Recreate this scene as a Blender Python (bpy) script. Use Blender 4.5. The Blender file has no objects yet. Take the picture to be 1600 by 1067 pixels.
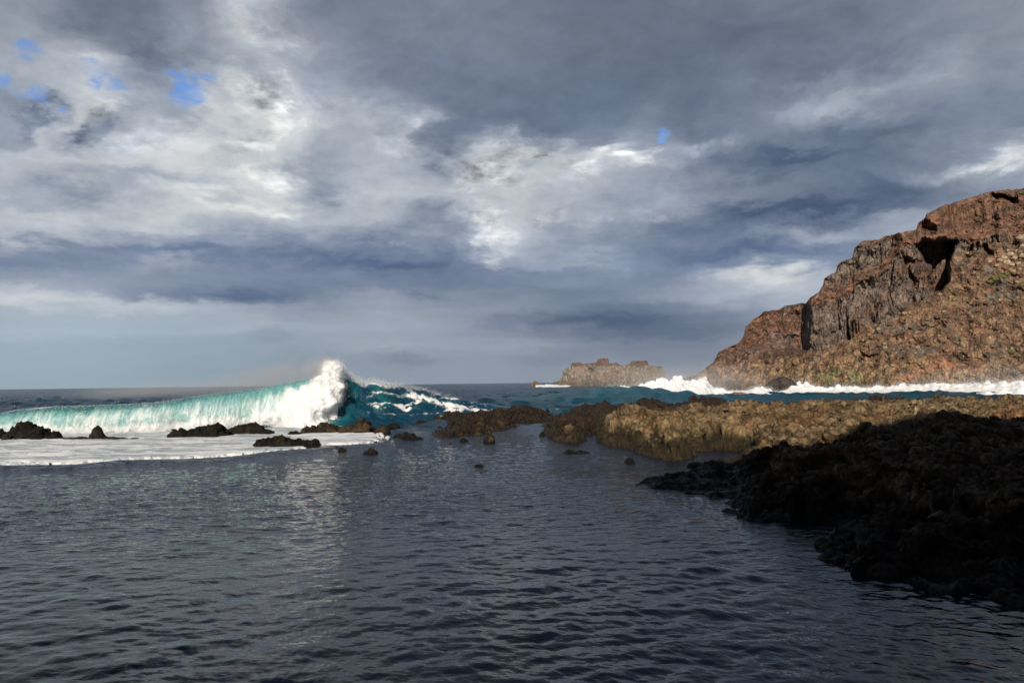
import bpy, math, random
import numpy as np
from mathutils import Matrix, Vector
random.seed(4); RNG = np.random.default_rng(7)
scn = bpy.context.scene
C = scn.collection
R = math.radians

# ------------------------------------------------------------------ camera
CAMH = 4.0; F = 1220.0; PITCH = R(3.04); ROLL = R(-0.70)
cam_d = bpy.data.cameras.new("camera"); cam = bpy.data.objects.new("camera", cam_d); C.objects.link(cam)
cam_d.sensor_width = 36.0; cam_d.lens = 36.0 * F / 1600.0; cam_d.clip_start = 0.1; cam_d.clip_end = 60000
M = Matrix.Rotation(R(90) + PITCH, 4, 'X') @ Matrix.Rotation(ROLL, 4, 'Z')
cam.matrix_world = Matrix.Translation((0, 0, CAMH)) @ M
scn.camera = cam
M3 = np.array(M.to_3x3())

# ------------------------------------------------------------------ render / view
scn.render.engine = 'CYCLES'
scn.view_settings.view_transform = 'Standard'; scn.view_settings.look = 'None'
scn.view_settings.exposure = 0.0; scn.view_settings.gamma = 1.0
try:
    scn.cycles.max_bounces = 6; scn.cycles.volume_bounces = 1; scn.cycles.transparent_max_bounces = 16
except Exception: pass

# ------------------------------------------------------------------ sun
SUN_AZ = R(189.0); SUN_EL = R(27.0)
sd = bpy.data.lights.new("sun", 'SUN'); sd.energy = 5.0; sd.angle = R(0.5); sd.color = (1.0, 0.90, 0.76)
sun = bpy.data.objects.new("sun", sd); C.objects.link(sun)
sv = Vector((math.sin(SUN_AZ) * math.cos(SUN_EL), math.cos(SUN_AZ) * math.cos(SUN_EL), math.sin(SUN_EL)))
sun.rotation_euler = sv.to_track_quat('Z', 'Y').to_euler(); sun.location = sv * 200

# ------------------------------------------------------------------ pixel helpers (photo pixels, 1600 wide)
def rays(px, py):
    px = np.asarray(px, float); py = np.asarray(py, float); px, py = np.broadcast_arrays(px, py)
    d = np.stack([(px - 800) / F, -(py - 533.5) / F, -np.ones_like(px)], -1)
    return d @ M3.T
def at_depth(px, py, Y):
    d = rays(px, py); s = np.asarray(Y) / d[..., 1]
    return d * s[..., None] + np.array([0, 0, CAMH])
def on_z(px, py, z=0.0):
    d = rays(px, py); s = (z - CAMH) / d[..., 2]
    return d * s[..., None] + np.array([0, 0, CAMH])
def hz(px):
    return 608.0 - 0.0122 * np.asarray(px, float)
def srgb(c):
    c = np.asarray(c, float) / 255.0
    return np.where(c <= 0.04045, c / 12.92, ((c + 0.055) / 1.055) ** 2.4)
def sstep(a, b, x):
    t = np.clip((np.asarray(x, float) - a) / (b - a), 0, 1); return t * t * (3 - 2 * t)

# ------------------------------------------------------------------ numpy noise
PERM = np.random.default_rng(11).permutation(256); PERM = np.concatenate([PERM, PERM, PERM])
_g = np.random.default_rng(12).normal(size=(256, 3)); GRAD = _g / np.linalg.norm(_g, axis=1)[:, None]
RND = np.random.default_rng(13).random((256, 3))
def perlin(p):
    p = np.asarray(p, float); i = np.floor(p).astype(np.int64); f = p - i; i &= 255
    w = f * f * f * (f * (f * 6 - 15) + 10); out = 0
    for dx in (0, 1):
        wx = w[..., 0] if dx else 1 - w[..., 0]; a = PERM[(i[..., 0] + dx) & 255]
        for dy in (0, 1):
            wy = w[..., 1] if dy else 1 - w[..., 1]; b = PERM[a + ((i[..., 1] + dy) & 255)]
            for dz in (0, 1):
                wz = w[..., 2] if dz else 1 - w[..., 2]; g = GRAD[PERM[b + ((i[..., 2] + dz) & 255)]]
                out = out + wx * wy * wz * (g[..., 0] * (f[..., 0] - dx) + g[..., 1] * (f[..., 1] - dy) + g[..., 2] * (f[..., 2] - dz))
    return out * 1.6
def fbm(p, o=4, g=0.5, l=2.03):
    a = 1.0; s = 0; p = np.asarray(p, float)
    for k in range(o):
        s = s + a * perlin(p + 17.3 * k); p = p * l; a *= g
    return s
def ridged(p, o=4, g=0.55, l=2.1):
    a = 1.0; s = 0; n = 0; p = np.asarray(p, float)
    for k in range(o):
        s = s + a * (1 - np.abs(perlin(p + 9.1 * k)) * 2.0); n += a; p = p * l; a *= g
    return s / n
def worley(p):
    p = np.asarray(p, float); i = np.floor(p).astype(np.int64); f = p - i
    f1 = np.full(p.shape[:-1], 9.0); f2 = f1.copy()
    for dx in (-1, 0, 1):
        a = PERM[(i[..., 0] + dx) & 255]
        for dy in (-1, 0, 1):
            b = PERM[a + ((i[..., 1] + dy) & 255)]
            for dz in (-1, 0, 1):
                h = PERM[b + ((i[..., 2] + dz) & 255)]; r = RND[h]
                d = (dx + r[..., 0] - f[..., 0]) ** 2 + (dy + r[..., 1] - f[..., 1]) ** 2 + (dz + r[..., 2] - f[..., 2]) ** 2
                n1 = np.minimum(f1, d); f2 = np.minimum(f2, np.maximum(f1, d)); f1 = n1
    return np.sqrt(f1), np.sqrt(f2)
def blocks(p):
    """random height per cell, with a warped outline: broken blocks of lava"""
    p = np.asarray(p, float); p = p + .35 * np.stack([perlin(p * 1.7 + 3), perlin(p * 1.7 + 13), 0 * p[..., 0]], -1)
    i = np.floor(p).astype(np.int64); f = p - i; best = np.full(p.shape[:-1], 9.0); f2 = best.copy(); val = best * 0
    for dx in (-1, 0, 1):
        a = PERM[(i[..., 0] + dx) & 255]
        for dy in (-1, 0, 1):
            h = PERM[a + ((i[..., 1] + dy) & 255)]; r = RND[h]; ox = dx + r[..., 0] - f[..., 0]; oy = dy + r[..., 1] - f[..., 1]; d = ox * ox + oy * oy
            v = r[..., 2] + .5 * ((r[..., 0] - .5) * ox + (r[..., 1] - .5) * oy)
            m = d < best; f2 = np.where(m, best, np.minimum(f2, d)); val = np.where(m, v, val); best = np.where(m, d, best)
    return val - .5, sstep(.0, .16, np.sqrt(f2) - np.sqrt(best))
def tile(N, L, lmin, lmax, ang, spread, p, seed):
    r = np.random.default_rng(seed)
    k = np.fft.fftfreq(N, L / N) * 2 * np.pi; kx, ky = np.meshgrid(k, k, indexing='ij'); kk = np.hypot(kx, ky); kk[0, 0] = 1
    th = np.arctan2(ky, kx) - ang
    P = kk ** (-p) * (kk > 2 * np.pi / lmax) * (kk < 2 * np.pi / lmin) * (np.abs(np.cos(th)) ** spread + 0.03); P[0, 0] = 0
    h = np.real(np.fft.ifft2((r.normal(size=(N, N)) + 1j * r.normal(size=(N, N))) * np.sqrt(P)))
    return h / h.std()
def samp(T, L, x, y):
    N = T.shape[0]; u = x / L * N; v = y / L * N; i = np.floor(u).astype(int); j = np.floor(v).astype(int); fu = u - i; fv = v - j
    i0 = i % N; j0 = j % N; i1 = (i + 1) % N; j1 = (j + 1) % N
    return (T[i0, j0] * (1 - fu) + T[i1, j0] * fu) * (1 - fv) + (T[i0, j1] * (1 - fu) + T[i1, j1] * fu) * fv

# ------------------------------------------------------------------ mesh helpers
def tag(o, label=None, cat=None, group=None, kind=None):
    if label: o['label'] = label
    if cat: o['category'] = cat
    if group: o['group'] = group
    if kind: o['kind'] = kind
    return o
def empty(name, loc, **k):
    o = bpy.data.objects.new(name, None); C.objects.link(o); o.location = loc; return tag(o, **k)
def mesh_obj(name, V, faces, mat, parent=None, attrs=None, smooth=True, origin=None):
    V = np.asarray(V, float).reshape(-1, 3); faces = np.asarray(faces, np.int32); k = faces.shape[1]
    if origin is None: origin = (0, 0, 0)
    V = V - np.asarray(origin, float)
    me = bpy.data.meshes.new(name)
    me.vertices.add(len(V)); me.vertices.foreach_set('co', V.astype(np.float32).ravel())
    me.loops.add(faces.size); me.loops.foreach_set('vertex_index', faces.ravel())
    me.polygons.add(len(faces)); me.polygons.foreach_set('loop_start', np.arange(0, faces.size, k, dtype=np.int32))
    me.update(calc_edges=True)
    if smooth: me.polygons.foreach_set('use_smooth', np.ones(len(faces), bool))
    for n, a in (attrs or {}).items():
        a = np.asarray(a, float)
        if a.size == len(V):
            t = me.attributes.new(n, 'FLOAT', 'POINT'); t.data.foreach_set('value', a.ravel().astype(np.float32))
        else:
            t = me.attributes.new(n, 'FLOAT_COLOR', 'POINT'); a = a.reshape(-1, 3)
            t.data.foreach_set('color', np.concatenate([a, np.ones((len(a), 1))], 1).astype(np.float32).ravel())
    me.materials.append(mat)
    o = bpy.data.objects.new(name, me); C.objects.link(o); o.location = origin
    if parent is not None:
        o.parent = parent; o.location = Vector(origin) - Vector(parent.location)
    return o
def grid_faces(nr, nc, keep=None, flip=False):
    i = np.arange(nr - 1)[:, None] * nc + np.arange(nc - 1)[None, :]
    f = np.stack([i, i + 1, i + nc + 1, i + nc], -1)
    if flip: f = f[..., ::-1]
    f = f.reshape(-1, 4)
    if keep is not None: f = f[keep.ravel()]
    return f
def normals(P):
    du = np.gradient(P, axis=1); dv = np.gradient(P, axis=0); n = np.cross(du, dv)
    return n / (np.linalg.norm(n, axis=-1, keepdims=True) + 1e-9)

# ------------------------------------------------------------------ node helper
class NT:
    def __init__(s, tree): s.t = tree; s.n = tree.nodes; s.l = tree.links; s.n.clear()
    def new(s, typ, **k):
        n = s.n.new(typ)
        for a, b in k.items(): setattr(n, a, b)
        return n
    def link(s, a, b):
        if isinstance(a, bpy.types.NodeSocket): s.l.new(a, b)
        else: b.default_value = a
    def m(s, op, a, b=0.0, c=0.0, clamp=False):
        n = s.new('ShaderNodeMath', operation=op, use_clamp=clamp)
        for i, v in enumerate((a, b, c)): s.link(v, n.inputs[i])
        return n.outputs[0]
    def vm(s, op, a, b=None, scale=None):
        n = s.new('ShaderNodeVectorMath', operation=op); s.link(a, n.inputs[0])
        if b is not None: s.link(b, n.inputs[1])
        if scale is not None: s.link(scale, n.inputs['Scale'])
        return n.outputs[0]
    def mix(s, f, a, b, mode='MIX'):
        n = s.new('ShaderNodeMix', data_type='RGBA', blend_type=mode); s.link(f, n.inputs[0])
        for v, i in ((a, 6), (b, 7)): s.link(tuple(v) + (1,) if isinstance(v, (tuple, list)) and len(v) == 3 else v, n.inputs[i])
        return n.outputs[2]
    def noise(s, vec, scale, detail=4, rough=0.55, dist=0.0, out=0):
        n = s.new('ShaderNodeTexNoise'); s.link(vec, n.inputs['Vector']); s.link(float(scale), n.inputs['Scale'])
        n.inputs['Detail'].default_value = detail; n.inputs['Roughness'].default_value = rough; n.inputs['Distortion'].default_value = dist
        return n.outputs[out]
    def ss(s, x, a, b, to0=0.0, to1=1.0):
        n = s.new('ShaderNodeMapRange', interpolation_type='SMOOTHSTEP'); s.link(x, n.inputs[0])
        for i, v in enumerate((a, b, to0, to1)): n.inputs[i + 1].default_value = v
        return n.outputs[0]
    def xyz(s, x, y, z):
        n = s.new('ShaderNodeCombineXYZ')
        for i, v in enumerate((x, y, z)): s.link(v, n.inputs[i])
        return n.outputs[0]

# ------------------------------------------------------------------ WORLD: cloudy sky
def build_world():
    w = bpy.data.worlds.new("World"); w.use_nodes = True; T = NT(w.node_tree)
    # luminance of the cloud cover seen each 100 px across, each 50 px down
    L = np.array([
        [140,125,108,130,178,122,118,118,112,106,106,110,115,115,120,130,134],
        [148,158,118,140,180,132,120,120,115,108,106,108,110,112,118,125,130],
        [150,172,142,146,172,140,116,112,112,106,108,110,115,120,125,138,134],
        [165,180,152,158,198,150,120,118,115,106,106,115,135,146,132,124,124],
        [145,188,150,184,202,176,148,124,115,122,136,112,128,128,115,115,120],
        [170,180,186,190,188,168,164,148,182,176,180,130,106,106,110,130,172],
        [165,160,166,190,196,152,178,174,174,164,150,130,118,106,102,125,140],
        [174,178,170,178,162,164,162,130,180,150,138,122,108,110,150,160,160],
        [126,130,126,120,126,122,112,112,158,146,128,112,112,125,130,130,130],
        [158,150,140,130,120,124,130,120,118,124,125,150,176,170,150,150,150],
        [160,162,158,154,152,142,152,144,130,108,108,114,136,150,150,150,150],
        [153,154,150,147,144,138,144,144,138,130,124,124,136,144,144,144,144],
        [152,152,150,146,143,140,142,140,138,134,132,134,140,142,142,142,142]], float)
    TN = np.array([7, 7, 8, 9, 9, 9, 9, 10, 12, 11, 9, 8, 8], float)      # blueness of each row
    gx = np.arange(0, 1601, 100.0); gy = np.arange(0, 601, 50.0)
    def interp(A, px, py):
        u = np.clip(px / 100, 0, 15.999); v = np.clip(py / 50, 0, 11.999); i = u.astype(int); j = v.astype(int); fu = u - i; fv = v - j
        return (A[j, i] * (1 - fu) + A[j, i + 1] * fu) * (1 - fv) + (A[j + 1, i] * (1 - fu) + A[j + 1, i + 1] * fu) * fv
    # slanted strokes of cloud: px, py, half length, half height, slope (deg, + rises to the right), brightness change, puffiness
    blobs = [
        (425, 140, 30, 34, 60, 26, 1.0), (395, 205, 60, 22, 20, 12, .8), (430, 45, 44, 26, 0, 4, .6), (372, 22, 40, 14, 0, 8, .6), (415, 95, 60, 14, 0, -24, .4),
        (150, 95, 70, 22, -10, 18, .5), (165, 160, 55, 16, 8, 34, .8), (235, 215, 60, 18, -15, 20, .6), (270, 190, 60, 20, 0, 14, .6),
        (150, 205, 34, 24, 30, -78, .5), (120, 200, 26, 14, 0, -30, .5), (240, 225, 26, 9, 20, -34, .4), (25, 165, 34, 15, -25, -50, .5), (35, 200, 26, 18, 20, -56, .5), (60, 178, 22, 14, 0, -30, .5),
        (120, 22, 42, 34, 0, -18, .2), (215, 80, 80, 26, -12, -26, .2), (260, 118, 50, 34, -30, -26, .2), (330, 85, 80, 20, 0, -10, .2),
        (650, 196, 34, 13, 32, 46, .7), (615, 218, 44, 12, 15, 20, .6), (560, 180, 60, 26, 10, 12, .3), (690, 235, 60, 18, -10, 8, .5),
        (800, 262, 60, 16, 22, 30, .9), (835, 245, 24, 16, 30, 26, .9), (950, 228, 26, 13, 35, 52, .9), (1008, 246, 34, 14, -25, 58, 1.0), (905, 270, 40, 18, 10, 18, .8),
        (740, 275, 50, 22, 10, 22, .8), (750, 345, 18, 30, 70, 62, .9), (765, 375, 42, 16, 0, 40, .8), (772, 406, 12, 6, 0, 60, .4), (860, 330, 26, 18, 0, 16, .7), (920, 340, 12, 8, 0, 30, .5), (1020, 345, 34, 14, 20, 26, .5),
        (700, 330, 40, 14, 0, -16, .5), (800, 200, 120, 26, 5, -14, .1), (700, 215, 70, 18, -5, -16, .1),
        (430, 270, 44, 14, 20, 34, .7), (385, 320, 130, 12, 0, 30, .3), (120, 300, 150, 12, 4, -24, .2), (280, 290, 130, 12, -5, -22, .2), (500, 300, 60, 22, 30, -22, .2), (510, 255, 50, 30, 45, -14, .2),
        (200, 352, 200, 10, 2, 14, .1), (60, 340, 90, 7, 0, 12, .1), (600, 345, 110, 14, 0, 8, .1),
        (60, 388, 110, 14, 0, -20, .05), (330, 392, 240, 12, -3, -18, .05), (600, 400, 130, 18, 0, -18, .05), (260, 415, 110, 10, 3, 30, .1), (380, 432, 120, 7, 0, 34, .1), (420, 412, 60, 7, 0, 14, .1),
        (300, 452, 170, 10, -2, -28, .05), (390, 463, 70, 6, 0, -22, .05), (80, 440, 110, 7, 0, 10, .1), (60, 468, 90, 7, 0, 34, .1), (240, 480, 200, 7, -2, 32, .05), (150, 448, 120, 7, 0, 18, .05), (450, 500, 120, 5, 2, 12, 0), (20, 452, 40, 5, 0, 30, .1), (150, 462, 80, 5, 0, -14, .05),
        (580, 470, 60, 10, 0, 12, .1), (680, 493, 32, 4, 0, 30, 0), (500, 526, 50, 3, 0, 26, 0), (460, 531, 40, 3, 0, 20, 0), (430, 520, 50, 6, 0, -14, 0), (570, 545, 140, 4, 0, 18, 0), (640, 562, 60, 8, 4, -18, 0), (620, 575, 80, 6, 0, -10, 0),
        (760, 455, 120, 10, 3, 18, .2), (800, 480, 90, 8, 0, 12, .1), (820, 430, 150, 12, 4, -16, .1), (930, 500, 200, 14, 2, -22, .05), (1060, 515, 120, 10, 0, -14, .05), (830, 540, 80, 10, 0, 10, 0), (1100, 490, 60, 8, 10, 10, .1), (850, 562, 60, 8, 0, -8, 0),
        (1360, 148, 90, 18, 14, 26, .35), (1280, 165, 80, 12, 12, 14, .3), (1230, 150, 40, 12, 30, 14, .3), (1530, 75, 90, 18, 14, 16, .2), (1400, 60, 100, 10, 14, 8, .1), (1150, 70, 160, 30, 14, -8, .1), (1300, 100, 160, 16, 14, -10, .1),
        (1100, 235, 30, 12, 0, 24, .4), (1070, 285, 70, 12, 12, 8, .3), (1330, 215, 160, 18, 14, -16, .1), (1500, 200, 120, 12, 12, 10, .1), (1240, 245, 120, 14, 12, -18, .1), (1540, 245, 60, 16, 14, 28, .5), (1590, 235, 40, 12, 10, 34, .6), (1420, 270, 120, 10, 12, 14, .2),
        (1150, 305, 120, 9, 8, 20, .2), (1020, 310, 80, 12, 8, 8, .3), (1350, 305, 180, 12, 9, -24, .1), (1200, 335, 200, 12, 8, -20, .1), (1330, 352, 120, 9, 9, 42, .3), (1230, 372, 90, 7, 8, 24, .2), (1140, 395, 140, 12, 8, -14, .1), (970, 372, 100, 12, 5, -12, .1),
        (1190, 432, 70, 11, 6, 46, .4), (1120, 443, 60, 8, 4, 26, .3), (1260, 425, 60, 10, 3, 20, .2), (960, 425, 60, 8, 10, 16, .3), (1020, 455, 70, 8, 0, 10, .2), (930, 405, 50, 6, 5, 12, .3)]
    NC = 63; EL = list(np.arange(0, 27.1, 0.9)); AZM = 37.0
    cells = []
    for e in EL:
        a = np.radians(np.linspace(-AZM, AZM, NC)); el = math.radians(e)
        d = np.stack([np.sin(a) * math.cos(el), np.cos(a) * math.cos(el), np.full(NC, math.sin(el))], -1)
        c = d @ M3                                        # world -> camera
        px = 800 + F * c[:, 0] / -c[:, 2]; py = 533.5 - F * c[:, 1] / -c[:, 2]
        px = np.clip(px, 0, 1600); py = np.clip(py, 0, 600)
        l = interp(L, px, py); puff = np.full(NC, 0.10)
        for bx, by, rx, ry, an, dl, pf in blobs:
            ca, sa = math.cos(R(an)), math.sin(R(an)); dx, dy = px - bx, -(py - by)
            g = np.exp(-((dx * ca + dy * sa) / rx) ** 2 - ((-dx * sa + dy * ca) / max(ry, 7)) ** 2) * min(1, ry / 7)
            l = l + g * dl * 0.85; puff = np.maximum(puff, g * pf)
        l = np.clip(l, 72, 246) * 1.03
        t = np.interp(py, gy, TN) * np.clip(1.9 - l / 120.0, 0.14, 1.2) * 1.2
        warm = np.clip((l - 165) / 60, 0, 1) * 4; cy = np.exp(-((px - 150) / 380) ** 2) * np.clip((py - 440) / 120, 0, 1) * 5
        rgb = np.stack([l - t * 1.2 + warm - cy, l - t * 0.05 + warm * .6 + cy, l + t * 1.75 - warm * 1.4 + cy], -1)
        cells.append((srgb(np.clip(rgb, 0, 252)), puff))
    tc = T.new('ShaderNodeTexCoord').outputs['Generated']
    d = T.vm('NORMALIZE', tc); sp = T.new('ShaderNodeSeparateXYZ'); T.link(d, sp.inputs[0]); x, y, z = sp.outputs
    az = T.m('ARCTAN2', x, y); el = T.m('ARCSINE', z)
    zc = T.m('ADD', T.m('ABSOLUTE', z), 0.14)
    P = T.vm('SCALE', T.xyz(x, y, T.m('MULTIPLY', z, 0.6)), scale=T.m('DIVIDE', 1.0, zc))      # the cloud layer in perspective
    Q = T.vm('SCALE', T.xyz(x, y, T.m('MULTIPLY', z, 1.2)), scale=T.m('DIVIDE', 1.0, T.m('ADD', T.m('ABSOLUTE', z), 0.30)))
    wn = T.vm('SUBTRACT', T.noise(Q, 4.5, 7, 0.62, 0.2, out=1), (0.5, 0.5, 0.5))
    ws = T.new('ShaderNodeSeparateXYZ'); T.link(wn, ws.inputs[0])
    wamp = T.ss(el, 0.0, 0.35, 0.3, 1.0)
    az2 = T.m('ADD', az, T.m('MULTIPLY', T.m('MULTIPLY', ws.outputs[0], wamp), 0.22))
    el2 = T.m('ADD', el, T.m('MULTIPLY', T.m('MULTIPLY', ws.outputs[1], wamp), 0.13))
    u = T.m('PINGPONG', T.m('ADD', T.m('DIVIDE', az2, 2 * R(AZM)), 0.5), 1.0)
    v = T.m('DIVIDE', el2, R(0.9))
    col = None; alp = None
    uA = T.m('MULTIPLY', u, 2.0, clamp=True); uB = T.m('SUBTRACT', T.m('MULTIPLY', u, 2.0), 1.0, clamp=True); side = T.m('GREATER_THAN', u, 0.5)
    for i, (rgb, puff) in enumerate(cells):
        g = bpy.data.node_groups.new('cloud_row', 'ShaderNodeTree'); G_ = NT(g)
        for nm in ('left', 'right', 'side'): g.interface.new_socket(nm, in_out='INPUT', socket_type='NodeSocketFloat')
        g.interface.new_socket('color', in_out='OUTPUT', socket_type='NodeSocketColor'); g.interface.new_socket('puff', in_out='OUTPUT', socket_type='NodeSocketFloat')
        rps = []
        for half in (0, 1):
            rp = G_.new('ShaderNodeValToRGB'); cr = rp.color_ramp; cr.interpolation = 'EASE'; cr.elements[1].position = 1.0
            for k in range(1, 31): cr.elements.new(k / 31)
            for k in range(32): cr.elements[k].color = (*rgb[k + 31 * half], puff[k + 31 * half])
            rps.append(rp)
        gi = G_.new('NodeGroupInput'); go = G_.new('NodeGroupOutput')
        for half in (0, 1): G_.link(gi.outputs[half], rps[half].inputs[0])
        G_.link(G_.mix(gi.outputs[2], rps[0].outputs[0], rps[1].outputs[0]), go.inputs[0])
        G_.link(G_.m('ADD', G_.m('MULTIPLY', rps[0].outputs[1], G_.m('SUBTRACT', 1.0, gi.outputs[2])), G_.m('MULTIPLY', rps[1].outputs[1], gi.outputs[2])), go.inputs[1])
        gn = T.new('ShaderNodeGroup', node_tree=g)
        for q_, s_ in enumerate((uA, uB, side)): T.link(s_, gn.inputs[q_])
        rc, ra = gn.outputs[0], gn.outputs[1]
        if col is None: col, alp = rc, ra
        else:
            f = T.ss(v, i - 1.0, float(i)); col = T.mix(f, col, rc)
            alp = T.m('ADD', T.m('MULTIPLY', alp, T.m('SUBTRACT', 1.0, f)), T.m('MULTIPLY', ra, f))
    # overhead: thicker grey cover, broken by lighter breaks
    zn = T.noise(P, 1.6, 5, 0.6, 0.4)
    zen = T.mix(T.ss(zn, 0.40, 0.66), tuple(srgb((24, 34, 58))), tuple(srgb((92, 106, 134))))
    col = T.mix(T.ss(el, R(27), R(36)), col, zen)
    # billows and wisps
    hi = T.ss(el, R(4), R(11))
    n1 = T.noise(Q, 8.0, 9, 0.6, 0.25); n2 = T.noise(T.vm('ADD', Q, (3.1, 7.7, 1.2)), 24.0, 7, 0.62, 0.2)
    bil = T.m('ABSOLUTE', T.m('SUBTRACT', T.noise(T.vm('ADD', Q, (9.1, 1.7, 4.2)), 13.0, 6, 0.6, 0.2), 0.5))      # cauliflower edges
    up = T.vm('ADD', Q, (0.02, 0.0, 0.075)); n1b = T.noise(up, 8.0, 9, 0.6, 0.25)
    rel = T.m('MULTIPLY', T.m('SUBTRACT', n1, n1b), T.m('ADD', 1.3, T.m('MULTIPLY', alp, 2.6)))           # lit rims of the billows
    edge = T.m('MULTIPLY', T.m('SUBTRACT', T.ss(T.noise(T.vm('ADD', Q, (5.3, 2.1, 8.8)), 5.0, 8, 0.6, 0.3), 0.44, 0.60), 0.5), 0.40)
    det = T.m('ADD', T.m('ADD', rel, edge), T.m('ADD', T.m('ADD', T.m('MULTIPLY', T.m('SUBTRACT', n1, 0.5), 1.7), T.m('MULTIPLY', T.m('SUBTRACT', n2, 0.5), 0.9)), T.m('MULTIPLY', T.m('SUBTRACT', 0.07, bil), 1.6)))
    amp = T.m('MULTIPLY', T.m('ADD', T.m('MULTIPLY', alp, 0.95), 0.11), T.m('ADD', T.m('MULTIPLY', hi, 0.8), 0.05))
    # long flat bands of distant cloud low over the horizon
    B = T.vm('ADD', T.vm('SCALE', T.xyz(T.m('MULTIPLY', x, 0.35), T.m('MULTIPLY', T.m('ADD', z, T.m('MULTIPLY', x, -0.04)), 6.0), 0.3), scale=1.0), T.vm('SCALE', wn, scale=0.12))
    bn = T.m('SUBTRACT', T.noise(B, 3.6, 6, 0.6, 0.3), 0.5)
    bamp = T.m('MULTIPLY', T.m('MULTIPLY', T.ss(el, R(1.0), R(4.5)), T.ss(el, R(14), R(7))), 0.45)
    bamp = T.m('ADD', bamp, 0.10)
    gain = T.m('ADD', T.m('ADD', 1.0, T.m('MULTIPLY', det, amp)), T.m('MULTIPLY', bn, bamp))
    col = T.mix(T.m('MULTIPLY', T.ss(gain, 1.0, 0.75), 0.3), col, T.mix(1.0, col, (0.84, 0.95, 1.12), 'MULTIPLY'))
    col = T.vm('SCALE', col, scale=T.m('MAXIMUM', gain, 0.35))
    col = T.vm('SCALE', col, scale=T.ss(y, -0.5, 0.3, 0.55, 1.0))       # unseen sky behind the camera dimmed to cut ambient light on the near rock
    # gaps showing blue sky
    nk = T.new('ShaderNodeTexSky', sky_type='NISHITA', sun_disc=False); nk.sun_elevation = SUN_EL; nk.sun_rotation = SUN_AZ
    blue = T.mix(1.0, T.vm('SCALE', nk.outputs[0], scale=0.115), (0.55, 0.86, 1.30), 'MULTIPLY')
    hole = None
    for hx, hy, rr, st in [(36, 78, 22, .8), (150, 118, 26, .85), (180, 128, 22, .85), (290, 140, 30, 1.05), (302, 158, 16, .9), (325, 125, 18, .8), (6, 130, 22, .85), (60, 145, 24, .7), (98, 172, 9, .8), (368, 120, 12, .6), (1035, 211, 12, .95)]:
        c = rays(hx, hy); c = c / np.linalg.norm(c)
        dd = T.vm('DISTANCE', d, tuple(c)) if False else None
        n = T.new('ShaderNodeVectorMath', operation='DISTANCE'); T.link(d, n.inputs[0]); n.inputs[1].default_value = tuple(c)
        g = T.m('MULTIPLY', T.ss(n.outputs['Value'], 0.0, rr / F * 2.0, 1.0, 0.0), st)
        hole = g if hole is None else T.m('MAXIMUM', hole, g)
    hn = T.noise(Q, 26.0, 6, 0.6, 0.6)
    hole = T.ss(T.m('ADD', T.m('MULTIPLY', hole, 0.75), T.m('MULTIPLY', T.m('SUBTRACT', hn, 0.5), 1.5)), 0.36, 0.92)
    hole = T.m('MULTIPLY', hole, 0.80)
    col = T.mix(hole, col, blue)
    col = T.mix(1.0, col, (1.12, 1.13, 1.155), 'MULTIPLY')
    bg = T.new('ShaderNodeBackground'); T.link(col, bg.inputs[0]); bg.inputs[1].default_value = 1.0
    out = T.new('ShaderNodeOutputWorld'); T.link(bg.outputs[0], out.inputs[0])
    scn.world = w
build_world()

# ------------------------------------------------------------------ materials
def new_mat(name):
    m = bpy.data.materials.new(name); m.use_nodes = True; T = NT(m.node_tree)
    out = T.new('ShaderNodeOutputMaterial'); b = T.new('ShaderNodeBsdfPrincipled'); T.link(b.outputs[0], out.inputs[0])
    return m, T, b, out
def attr(T, n, fac=False):
    a = T.new('ShaderNodeAttribute'); a.attribute_name = n; return a.outputs['Fac' if fac else 'Color']
def rock_mat(name, s1, s2, bump, dist, rough=0.9, spec=0.25):
    m, T, b, out = new_mat(name); P = T.new('ShaderNodeTexCoord').outputs['Object']
    c = attr(T, 'Col'); n1 = T.noise(P, s1, 8, 0.65, 0.4); n2 = T.noise(P, s2, 6, 0.7)
    k = T.m('ADD', T.ss(n1, 0.30, 0.72, 0.35, 1.50), T.m('MULTIPLY', T.m('SUBTRACT', n2, 0.5), 1.8))
    c = T.vm('SCALE', c, scale=T.m('MAXIMUM', k, 0.15)); T.link(c, b.inputs['Base Color'])
    wet = attr(T, 'wet', True); T.link(T.m('SUBTRACT', rough, T.m('MULTIPLY', wet, 0.5)), b.inputs['Roughness'])
    b.inputs['Specular IOR Level'].default_value = spec
    bp = T.new('ShaderNodeBump'); bp.inputs['Strength'].default_value = bump; bp.inputs['Distance'].default_value = dist
    T.link(T.m('ADD', n1, T.m('MULTIPLY', n2, 0.5)), bp.inputs['Height']); T.link(bp.outputs[0], b.inputs['Normal'])
    return m
M_REEF = rock_mat('reef_rock', 2.6, 11.0, 1.0, 0.22)
M_CLIFF = rock_mat('cliff_rock', 0.35, 1.6, 0.8, 0.8)
M_PALE = rock_mat('pale_boulder_rock', 0.5, 2.5, 0.4, 0.3)
M_BUSH = rock_mat('shrub_leaves', 1.5, 5.0, 0.6, 0.3)

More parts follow.
